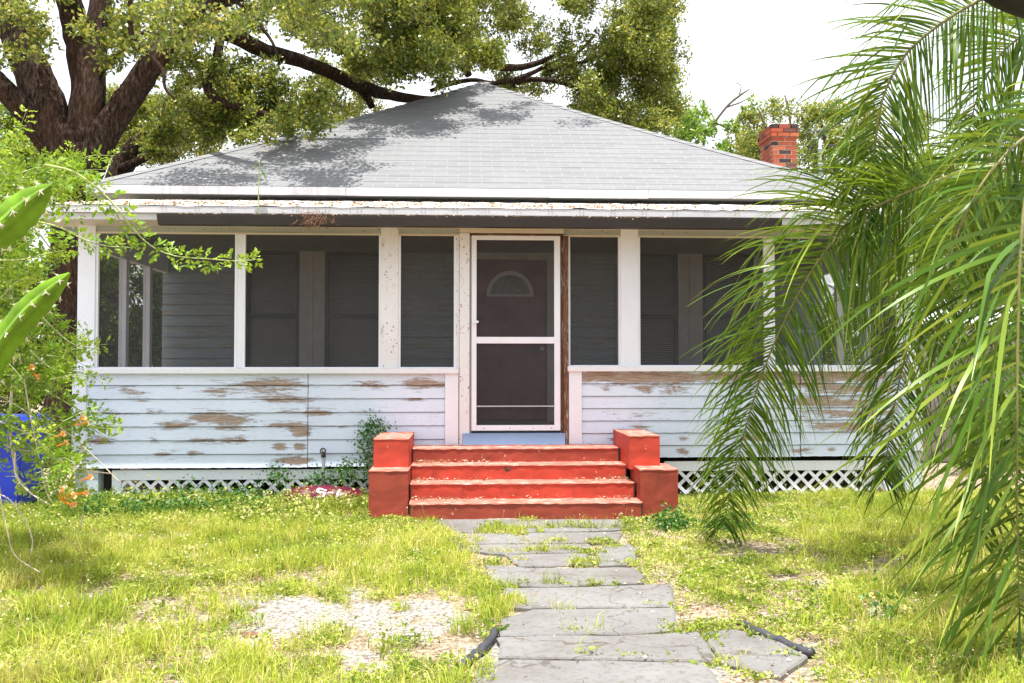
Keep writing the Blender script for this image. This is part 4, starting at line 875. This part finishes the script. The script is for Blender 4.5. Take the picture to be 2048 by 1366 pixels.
# dry litter on ground, steps, porch roof
def litter(name, P, size, label):
    P = np.asarray(P); N = len(P); D = unit(np.stack([rng.normal(size=N), rng.normal(size=N), rng.normal(size=N)*.25], -1))
    V, Q = leaves(P, D, rng.uniform(*size, N), .4, .1); return tag(mesh_np(name, V, Q, M['litter'], None, np.repeat(rng.uniform(0, 1, N), 4)), label, 'leaf litter', kind='stuff')
x, y = sample(42000, 3.3, 9.46); k = ~on_path(x, y) & ~blocked(x, y) & (rng.uniform(size=len(x)) < .75-.7*sandf(x, y)); x, y = x[k], y[k]
x2, y2 = sample(1500, 3.5, 8.1); x = np.concatenate([x, x2]); y = np.concatenate([y, y2])
litter('leaf_litter', np.stack([x, y, rng.uniform(.004, .022, len(x))+np.where(on_path(x, y), .02, 0)], -1), (.008, .028), 'scattered dry leaf and shell fragments over the sandy soil')
P = []
for i, (n, xs) in enumerate(((260,(0,1)),(300,(0,1)),(190,(0,1)))):
    zt = zst[i]; yb = ys[i+1]
    for _ in range(n):
        u = random.random()**1.8; x = -.46+u*(.75 if random.random() < .7 else 2.0) if i != 1 or random.random() < .6 else 1.5-random.random()**1.7*.55
        if i < 2 and random.random() < .3: x = 1.5-random.random()**2*.3
        P.append((min(1.5, x), yb-.01-abs(random.gauss(0, .07)), zt+.006+random.random()*.022))
litter('leaf_litter', P, (.012, .035), 'dry tan leaves gathered in the corners of the red steps')
P = []
for _ in range(3400):
    x = random.uniform(ex0, ex1); t = random.random()**1.6; dens = 1 if -3.6 < x < 2.2 else .4
    if random.random() < dens: P.append((x, pe+.02+t*1.6, zE+(zW-zE)*(t*1.6/(Yb-.3-pe))+.008+random.random()*.01))
for _ in range(1500): P.append((random.uniform(ga, gb-1), random.uniform(8.89, 8.97), gz1-.012+random.random()*.018))
litter('leaf_litter', P, (.02, .05), 'brown leaf debris lying along the porch roof edge and gutter')
ns = MB()
for _ in range(260):
    c = W(random.gauss(628, 17), random.gauss(437, 6), 8.9); c.y = random.uniform(8.84, 8.95); d = Vector((random.gauss(0,1), random.gauss(0,.6), random.gauss(-.5,.8))).normalized()*random.uniform(.03, .11)
    ns.tube([c, c+d*.5+Vector((random.gauss(0,.01),)*3), c+d], .0016, 3, cap=False)
M['nest'] = simple('brown_debris', (.20,.11,.07), .9, .5, 20)
tag(ns.obj('debris_clump', M['nest']), 'tangled brown clump of twigs hanging over the dark gutter', 'debris')
P = []; fh = MB()
for _ in range(900):
    x, y = sample(1, 4.2, 9.3, 0); x, y = float(x[0]), float(y[0])
    if on_path(np.array([x]), np.array([y]))[0] or blocked(np.array([x]), np.array([y]))[0] or random.random() < sandf(np.array([x]), np.array([y]))[0]: continue
    h = random.uniform(.06, .17); q = Vector((x+random.gauss(0,.02), y+random.gauss(0,.02), h)); fh.tube([(x, y, 0), q], .0012, 3, cap=False, a=.3)
    if random.random() < .6: sphere(fh, q, random.uniform(.003, .006), 5, a=1.0)
M['seed'] = leafmat('seed_head', (.3,.35,.08), (.45,.45,.15), (.85,.82,.72), .2)
tag(fh.obj('seed_heads', M['seed']), 'thin stalks with tiny pale seed heads standing above the lawn', 'weeds', kind='stuff')
# brown curled dry leaves
for px, py, r, lab in ((862,1157,.035,'round dark brown dry leaf in the grass left of the path'),(500,1272,.038,'curled brown dry leaf on the pale sand patch')):
    c = G(px, py); b = MB(); n = 10; vs = []
    for i in range(n):
        for j in range(5):
            a = i/(n-1)*2-1; q = j/4*2-1; w_ = (1-a*a)**.6; vs.append((c.x+a*r*1.4, c.y+q*w_*r*.8, .004+r*.45*(1-q*q)*w_+r*.15*abs(a)))
    b.add(vs, [(i*5+j, (i+1)*5+j, (i+1)*5+j+1, i*5+j+1) for i in range(n-1) for j in range(4)]); tag(b.obj('dry_leaf', M['nest'], None, True), lab, 'leaf')
# weeds against the wall
def bush(name, label, blobs, mat, size, stems=(), vs=0.0, wd=.6, cat='plant'):
    c = Vector(blobs[0][0]); e = empty(name, (c.x, c.y, 0)); tag(e, label, cat); t = MB()
    for s in stems: t.tube(interp(s, 8), .006, 5)
    if stems: t.obj('stem', M['vstem'], e)
    V, Q, v = cloud(blobs, None, size, wd, vshift=vs); mesh_np('foliage', V, Q, mat, e, v); return e
bush('climbing_weed', 'dark green climbing plant between the left cheek block and the clapboard wall', [(W(748,858,9.36), (.14,.05,.1), 26, 14),(W(735,885,9.36), (.07,.05,.1), 16, 12),(W(737,915,9.36), (.05,.05,.1), 12, 12),(W(738,945,9.3), (.07,.06,.1), 12, 12)], M['ivy'], (.02,.04), [[W(740,1000,9.36), W(738,930,9.36), W(745,870,9.36)]])
bush('creeping_weed', 'dark leafy weed sprawling above the maroon sack', [(W(690,945,9.3), (.22,.08,.07), 26, 14),(W(640,955,9.3), (.16,.08,.05), 16, 12),(W(560,950,9.3), (.14,.07,.08), 16, 12)], M['ivy'], (.02,.045))
bush('skirt_weed', 'low green weed growing against the left lattice', [(W(370,985,9.3), (.18,.07,.08), 18, 12),(W(440,990,9.3), (.2,.07,.07), 18, 12),(W(500,985,9.3), (.2,.07,.09), 18, 12),(W(250,1000,9.25), (.3,.08,.06), 20, 12)], M['ivy'], (.02,.045), vs=.15)
bush('pale_weed', 'pale leafy weed in front of the maroon sack', [(W(590,1000,8.6), (.3,.1,.08), 40, 14),(W(690,1005,8.5), (.2,.1,.08), 30, 14),(W(520,1010,8.6), (.2,.1,.08), 24, 14)], M['weed'], (.015,.035), vs=.1)
bush('leafy_weed', 'bright green low weed on the sand right of the black pipe', [(W(1790,1240,4.75), (.25,.12,.05), 30, 14),(W(1650,1225,5), (.16,.1,.04), 22, 12)], M['ivy'], (.02,.04), vs=.25)
for q_, (px, py, rx, rz, lb) in enumerate(((220,1030,.35,.09,'dark green leafy weeds at the left corner pier'),(420,1020,.35,.08,'low leafy green weeds in the shade before the middle of the left lattice'),(330,1015,.3,.07,'green weeds before the left lattice near its left end'),(540,1035,.35,.06,'yellowish leafy weeds in the grass before the right end of the left lattice'),(1400,1050,.25,.04,'dark low weeds standing in for the shadow under the tip of the longest palm frond'))):
    c = G(px, py+15); bush('leafy_weed', lb, [((c.x+dx, c.y+.12, rz*.9), (rx*.8, .2, rz*1.25), 60, 14) for dx in (-.2, .25)], M['ivy'] if q_ in (0,1,4) else M['weed'], (.02,.045), vs=.1)  # last entry: dark leaves placed as the palm frond's shadow on the ground
bush('sand_weed', 'small yellow-green weed at the edge of the white sand patch', [(W(562,1185,5.4), (.1,.06,.05), 24, 12)], M['weed'], (.015,.03))
bush('corner_weed', 'bright yellow-green weed in the sand at the lower left of the path', [(W(800,1285,4.5), (.14,.08,.04), 30, 12),(W(650,1290,4.5), (.1,.06,.06), 16, 12)], M['weed'], (.014,.03), vs=-.1)
sd = MB(); base = W(519,430,8.93); sd.tube(interp([base, W(517,390,8.93), W(519,345,8.93), W(520,325,8.93)], 8), .006, 5)
e = empty('seedling', base); tag(e, 'thin green seedling sprouting from the porch gutter', 'seedling'); sd.obj('stem', M['gstem'], e)
lf = MB()
for tip, s in ((W(492,345,8.9), 1),(W(536,368,8.9), 1),(W(524,318,8.93), .7),(W(505,335,8.93), .8),(W(533,345,8.93), .8)):
    o = W(519,337,8.93); mid = (o+tip)/2+Vector((0,-.01,.03)); n_ = Vector((.3,0,1)).cross(tip-o).normalized()*.024*s; lf.add([o, mid+n_, tip, mid-n_], [(0,1,2,3)], .4)
lf.obj('leaf', M['ivy'], e)
# ---------------- trumpet vine, cactus ----------------
def WV(a, b_, c): return W(a, b_, c*1.35)
vine = empty('trumpet_vine', (WV(60,1000,4.6).x, 6.2, 0)); tag(vine, 'bright green trumpet vine with orange flowers sprawling at the left edge', 'vine')
vs_ = MB(); gs = MB(); LP, LD, LL, LV = [], [], [], []
def compound(p, d, ln, n=4, sz=.024, tone=.5):
    d = Vector(d).normalized(); s = d.cross(Vector((random.gauss(0,.5), random.gauss(0,.5), 1))).normalized(); droop = Vector((0,0,-.25))
    for i in range(n):
        q = p+d*ln*(i+1)/n+droop*ln*((i+1)/n)**2*.5
        for sg in (-1, 1):
            dd = (s*sg+d*.5+Vector((random.gauss(0,.2), random.gauss(0,.2), random.gauss(0,.25)))).normalized(); LP.append(q); LD.append(dd); LL.append(sz*random.uniform(.7, 1.2)); LV.append(tone+random.gauss(0, .12))
    LP.append(p+d*ln+droop*ln*.5); LD.append(d); LL.append(sz*1.2); LV.append(tone)
def shoot(pts, r0, r1, mesh, dens=30, tone=.5, sz=.022, t0=.1):
    P = interp(pts, 24); mesh.tube(P, list(np.linspace(r0, r1, 25)), 6); Ltot = sum((P[i+1]-P[i]).length for i in range(24)); n = int(Ltot*dens)
    for k in range(n):
        t = t0+(1-t0)*(k+random.random()*.6)/max(1, n); i = min(23, int(t*24)); p = P[i].lerp(P[i+1], t*24-i) if t*24-i <= 1 else P[i+1]
        d = (P[i+1]-P[i]).normalized(); sd_ = d.cross(Vector((0, -1, .3))).normalized()*(1 if k % 2 else -1)
        compound(p, sd_+d*.5+Vector((random.gauss(0,.3), random.gauss(0,.5), random.gauss(0,.3))), random.uniform(.04, .09)*(1.15-.6*t), 3, sz*(1.15-.45*t), tone+.25*t)
SH = [([(90,330),(150,345),(215,395),(260,450),(300,490),(350,512),(420,518),(475,522),(522,518)], 3.9),([(60,440),(120,455),(170,480),(215,492),(262,495)], 4.0),([(-30,520),(40,520),(90,508),(133,500)], 4.0),
      ([(40,430),(80,470),(105,500),(130,502)], 4.05),([(60,600),(100,650),(150,690),(200,698)], 4.1),([(60,700),(100,735),(140,748)], 4.1),([(90,780),(150,815),(200,845),(245,850)], 4.2),([(120,840),(170,850),(215,878)], 4.2)]
for s, dd in SH: shoot([WV(x, y, dd) for x, y in s], .007, .0022, gs, 36, .5, .043)
for _ in range(360):     # inner mass
    px, py = random.uniform(-120, 150), random.uniform(330, 960)
    if py > 800 and random.random() < .7: continue
    if px > 20 and 410 < py < 700 and random.random() < .85: continue
    lim = (130 if py < 400 else 70) if py < 640 else min(130, 80+(py-640)*.22)
    if px > lim: continue
    dd = random.uniform(4.0, 5.1); a = random.uniform(-.6, 1.1); ln = random.uniform(.2, .5); p = WV(px, py, dd)
    q = p+Vector((math.cos(a)*ln*.7, random.gauss(0,.1), math.sin(a)*ln)); shoot([p, p.lerp(q, .5)+Vector((0,0,.04)), q], .003, .0012, gs, 46, random.uniform(0, .75), .031, 0)
for _ in range(70):
    p = WV(random.uniform(60, 150), random.uniform(850, 1000) if random.random() < .6 else random.uniform(330, 400), random.uniform(4.0, 4.8)); q = p+Vector((random.gauss(0,.08), random.gauss(0,.08), random.uniform(-.16, .04)))
    if proj(np.array([p.x]), np.array([p.y]), p.z)[0][0] < 95 and p.z < .95: continue
    shoot([p, p.lerp(q, .5)+Vector((.01,0,.02)), q], .003, .0012, gs, 46, random.uniform(.3, .8), .031, 0)
for s, dd, r in (([(-20,835),(60,870),(130,925),(170,940),(230,948)],4.2,.005),([(30,905),(32,950),(60,985),(100,1010)],4.15,.006),([(-10,985),(20,1000),(50,1040),(65,1080),(62,1110)],4.2,.0045),([(70,820),(140,870),(185,910),(240,965)],4.3,.004),
                 ([(165,880),(165,950),(168,1000),(160,1060)],4.3,.005),([(0,990),(12,1050),(30,1110),(80,1145)],4.2,.004),([(-20,880),(40,900),(90,905),(150,940),(190,945)],4.25,.004),([(60,830),(75,900),(92,980),(108,1010)],4.2,.004),([(10,620),(30,680),(45,740),(60,830)],4.3,.005),([(-20,780),(60,830),(120,900)],4.3,.003),([(40,990),(20,850),(30,700),(20,560)],4.9,.012),([(0,990),(-30,850),(-20,600)],4.9,.014)):
    vs_.tube(interp([WV(x, y, dd) for x, y in s], 20), r*.85, 6, .05)
gs.obj('green_stem', M['gstem'], vine, True); vs_.obj('woody_stem', M['vstem'], vine, True)
V, Q = leaves(np.array(LP), np.array(LD), np.array(LL), .58, .1); mesh_np('foliage', V, Q, M['vine'], vine, np.repeat(np.clip(LV, 0, 1), 4))
def flower(p, d, ln):
    d = d.normalized(); s = d.orthogonal().normalized(); q = d.cross(s); b = MB(); n = 10; prof = [(0,.10,0),(.25,.13,.2),(.55,.2,.4),(.82,.27,.6),(.97,.55,.9),(1.0,.72,1.0)]; vs = []; at = []
    for t, r, c in prof:
        for k in range(n):
            a = 6.283*k/n; lobe = 1+(.22*math.cos(a*5) if t > .9 else 0); vs.append(p+d*ln*t+(s*math.cos(a)+q*math.sin(a))*ln*.32*r*lobe); at.append(c)
    b.add(vs, [(i*n+j, i*n+(j+1) % n, (i+1)*n+(j+1) % n, (i+1)*n+j) for i in range(len(prof)-1) for j in range(n)], at); return b.obj('flower', M['flower'], vine, True)
for a, c in (((122,998),(142,984)),((125,1000),(152,990)),((125,1003),(155,1010)),((120,1000),(160,1016)),((118,998),(125,980)),((150,988),(172,986)),((148,850),(172,832)),((150,851),(174,846)),((105,876),(125,868)),((110,893),(132,886)),((160,962),(178,955)),((45,745),(62,735)),((60,742),(75,752)),((20,700),(30,710))):
    p, q = WV(a[0], a[1], 4.1), WV(c[0], c[1], 4.08); flower(p, q-p, min(.085, (q-p).length*1.2))
def cactus(label, pts, hw_, dd, ribs=3):
    P = interp([W(x, y, dd) for x, y in pts], 24); e = empty('climbing_cactus', P[0]); tag(e, label, 'cactus', 'spiny cactus stems at the left edge'); b = MB(); n = 36; vs = []; sp = MB(); A0 = R(75)
    N = len(P); up = Vector((0, 0, 1))
    for i, p in enumerate(P):
        t = (P[min(i+1, N-1)]-P[max(i-1, 0)]).normalized(); s = t.cross(Vector((0,-1,0))).normalized(); q = s.cross(t); u = i/(N-1)
        r = hw_*(1 if u < .6 else max(.08, math.cos((u-.6)/.4*math.pi/2)**.7))
        for k in range(n):
            a = 6.283*k/n; dl = abs((a-A0+math.pi/3) % (2*math.pi/3)-math.pi/3)/(math.pi/3); f = (1-dl)**1.7; rr = r*(.30+.74*f)*(1+.07*f*math.cos((i-1)*2.094)); vs.append(p+(s*math.cos(a)+q*math.sin(a))*rr)
        if i % 3 == 1:
            for kk in range(ribs):
                sphere(sp, tuple(p+(s*math.cos(A0+kk*2*math.pi/ribs)+q*math.sin(A0+kk*2*math.pi/ribs))*r*1.04), .0045, 6)
                a = A0+kk*2*math.pi/ribs; o = p+(s*math.cos(a)+q*math.sin(a))*r*1.06
                for _ in range(5): sp.tube([o, o+Vector((random.gauss(0,1), random.gauss(0,1), random.gauss(0,1))).normalized()*.018], [.002,.0005], 4)
    b.add(vs, [(i*n+j, i*n+(j+1) % n, (i+1)*n+(j+1) % n, (i+1)*n+j) for i in range(N-1) for j in range(n)]+[tuple(range(N*n-n, N*n))]); b.obj('body', M['cactus'], e); sp.obj('spines', M['spine'], e)
cactus('thick green three-ribbed cactus stem curving in at the left edge, the upper one', [(-90,560),(-40,480),(5,452),(55,408),(102,370)], .070, 3.1)
cactus('green spiny cactus stem reaching up in front of the oak trunk, the lower one', [(-60,830),(-15,720),(40,640),(90,590),(139,546)], .062, 3.7)
# ---------------- palm ----------------
PX, PY = 3.95, 5.3
palm = empty('palm_tree', (PX, PY, 0)); tag(palm, 'queen palm with long drooping fronds hanging in front of the house at the right', 'palm')
t = MB(); pts = [(PX+.03*math.sin(i), PY, z) for i, z in enumerate(np.linspace(-.05, 3.4, 24))]; t.tube(pts, [.17-.002*i+(.012 if i % 2 else 0) for i in range(24)], 16, .03); t.obj('trunk', M['bark'], palm, True)
def frond(pts, n=60, L0=.65, w=.011, droop=.16, t0=.12, r0=.014, fan=.35, sides=(1,-1), stalk='rachis', tone=.45, angs=(-.5,0,.5), S=None, fwdk=.45, segs=8, tipL=.35, fwdu=.5):
    N = 60; P = interp(pts, N); rb = MB(); rb.tube(P, list(np.linspace(r0, .003, N+1)), 7); f = rb.obj('frond', M[stalk], palm, True)
    Cc, Ww, Vv = [], [], []
    for side in sides:
        for k in range(n):
            u = t0+(1-t0)*(k+random.random()*.7)/n; x = u*N; i = min(N-1, int(x)); p = P[i].lerp(P[i+1], min(1, x-i)); T = (P[min(i+1, N)]-P[max(i-1, 0)]).normalized()
            s = (S(T) if S else T.cross(Vector((0,-1,0)))).normalized(); nn = T.cross(s).normalized()
            ph = random.choice(angs)+random.gauss(0, .18); d = (s*side*math.cos(ph)+nn*math.sin(ph)+T*(fwdk+fwdu*u)+Vector((random.gauss(0,.07), random.gauss(0,.07), random.gauss(0,.07)))).normalized()
            Lk = L0*(tipL+(1-tipL)*math.sin(math.pi*min(1, .15+.85*u*.9+.12)))*random.uniform(.85, 1.12); sg = Lk/segs; c = [p]; dr_ = droop*random.uniform(.6, 1.5)*(1.45-.95*u); kink = random.randint(2, 5) if random.random() < .45 else -1; dirs = [d]
            for j in range(segs):
                g = dr_*(.3+j/segs)*(1+.0*j); 
                if j == kink: g += random.uniform(.5, 1.1)
                d = (d+Vector((0,0,-g))).normalized(); c.append(c[-1]+d*sg); dirs.append(d)
            wn = dirs[0].cross(s*.3+nn+Vector((random.gauss(0,.35),)*3)).normalized(); tw_ = random.gauss(0, .12); wl_ = []
            for j, dj in enumerate(dirs):
                wn = (wn-dj*wn.dot(dj)).normalized(); wn = (wn*math.cos(tw_)+dj.cross(wn)*math.sin(tw_)); q = j/segs; ww_ = w*(.45+.55*min(1, q*5))*(1-q**2.2)+.0006
                wl_.append(wn*ww_)
            Cc.append(c); Ww.append(wl_); tv = tone+random.gauss(0, .21); Vv.append([[tv+(.3 if j > segs-2 and random.random() < .6 else 0)+.05*j/segs]*2 for j in range(segs+1)])
    V, Q = ribbons(np.array([[tuple(a) for a in c] for c in Cc]), np.array([[tuple(a) for a in c] for c in Ww]))
    mesh_np('leaflets', V, Q, M['palm'], f, np.clip(np.array(Vv), 0, 1)); return f
cr_ = Vector((PX-.05, PY, 3.3))
def WP(l): return [W(*q) for q in l]
# A: arches across the top and hangs down at px 1750
frond([cr_]+WP([(2130,-80,5.3),(2000,-20,5.4),(1900,35,5.5),(1815,105,5.6),(1768,190,5.7),(1750,290,5.75),(1738,390,5.8),(1722,480,5.8)]), 140, .78, .0075, .13, .22, .014, angs=(-.7,-.2,.3), fwdk=.35)
# B: long frond drooping to the ground at px 1450
frond([cr_]+WP([(2180,310,5.3),(2040,325,5.35),(1950,335,5.4),(1865,365,5.5),(1780,400,5.7),(1700,445,5.9),(1625,540,6.1),(1565,650,6.3),(1520,760,6.45),(1490,860,6.6),(1465,960,6.75),(1448,1050,6.9)]), 230, .95, .0074, .17, .34, .014, stalk='rachis', angs=(-.6,-.1,.5), fwdk=.3, tone=.42)
# C: behind, ends at px 1775
frond([cr_]+WP([(2150,250,5.6),(2020,330,5.8),(1930,430,6),(1870,540,6.2),(1825,660,6.4),(1795,780,6.5),(1775,900,6.6),(1768,960,6.65)]), 150, .90, .0085, .19, .25, angs=(-.5,.1,.5), tone=.35)
# D: near fronds at the right edge, rachis almost upright at px 2035
frond([cr_+Vector((0,-.3,0))]+WP([(2250,60,4.3),(2120,180,4.1),(2065,330,4),(2042,480,3.95),(2036,640,3.95),(2034,800,3.95),(2034,960,4),(2036,1110,4.05),(2040,1230,4.1)]), 84, 1.0, .0108, .085, .42, .012, stalk='rachis', angs=(-.6,-.1,.5), fwdk=.3, fwdu=.25, tipL=.75, tone=.5, segs=10)
frond([cr_+Vector((0,-.2,0))]+WP([(2280,200,4.6),(2180,330,4.5),(2120,480,4.45),(2090,640,4.45),(2080,800,4.5),(2080,960,4.55),(2085,1080,4.6)]), 56, .95, .0095, .09, .3, .012, angs=(-.5,0,.4), fwdk=.25, fwdu=.25, tipL=.75, tone=.35, segs=10)
# F,G: upper right mass
frond([cr_]+WP([(2200,140,5),(2110,230,4.9),(2020,300,4.9),(1950,390,4.9),(1905,500,4.95),(1880,620,5),(1868,740,5.1)]), 84, .7, .0085, .17, .2, angs=(-.6,0,.6))
frond([cr_]+WP([(2150,180,6.1),(2060,260,6.3),(1960,300,6.5),(1870,360,6.7),(1810,450,6.9),(1780,560,7)]), 96, .72, .0075, .18, .2, angs=(-.6,0,.6), tone=.4)
frond([cr_]+WP([(2220,0,5.6),(2120,40,5.7),(2020,90,5.9),(1960,180,6),(1935,280,6.1)]), 80, .72, .0085, .14, .15, angs=(-.6,0,.5))
frond([cr_+Vector((0,-.1,0))]+WP([(2100,-330,5),(1900,-340,5),(1720,-260,5),(1600,-140,5.1),(1560,-60,5.1)]), 60, .42, .0075, .2, .2)
frond([cr_]+WP([(2230,330,5.9),(2140,430,6),(2060,520,6.1),(2000,640,6.2),(1965,780,6.3),(1950,900,6.4)]), 110, .85, .009, .16, .2, angs=(-.6,0,.6), tone=.5)
frond([cr_]+WP([(2180,120,6.6),(2080,240,6.9),(1970,330,7.2),(1890,430,7.4),(1850,560,7.6),(1835,700,7.7)]), 90, .75, .0075, .18, .2, angs=(-.6,0,.6), tone=.3)
frond([cr_]+WP([(2200,260,4.9),(2110,420,4.9),(2040,600,4.9),(1990,790,4.95),(1965,960,5),(1960,1080,5.05)]), 60, .8, .009, .15, .25, angs=(-.6,0,.6), tone=.25)
# woody spathe in the top right corner
sp_ = interp([cr_]+WP([(2190,30,4.6),(2080,-15,4.3),(1985,-45,4.1),(1900,-80,4.0)]), 16); b = MB(); b.tube(sp_, [.02,.02,.03,.045,.07,.09,.11,.125,.13,.13,.125,.115,.10,.08,.06,.035,.01], 14); b.obj('spathe', M['black'], palm, True)
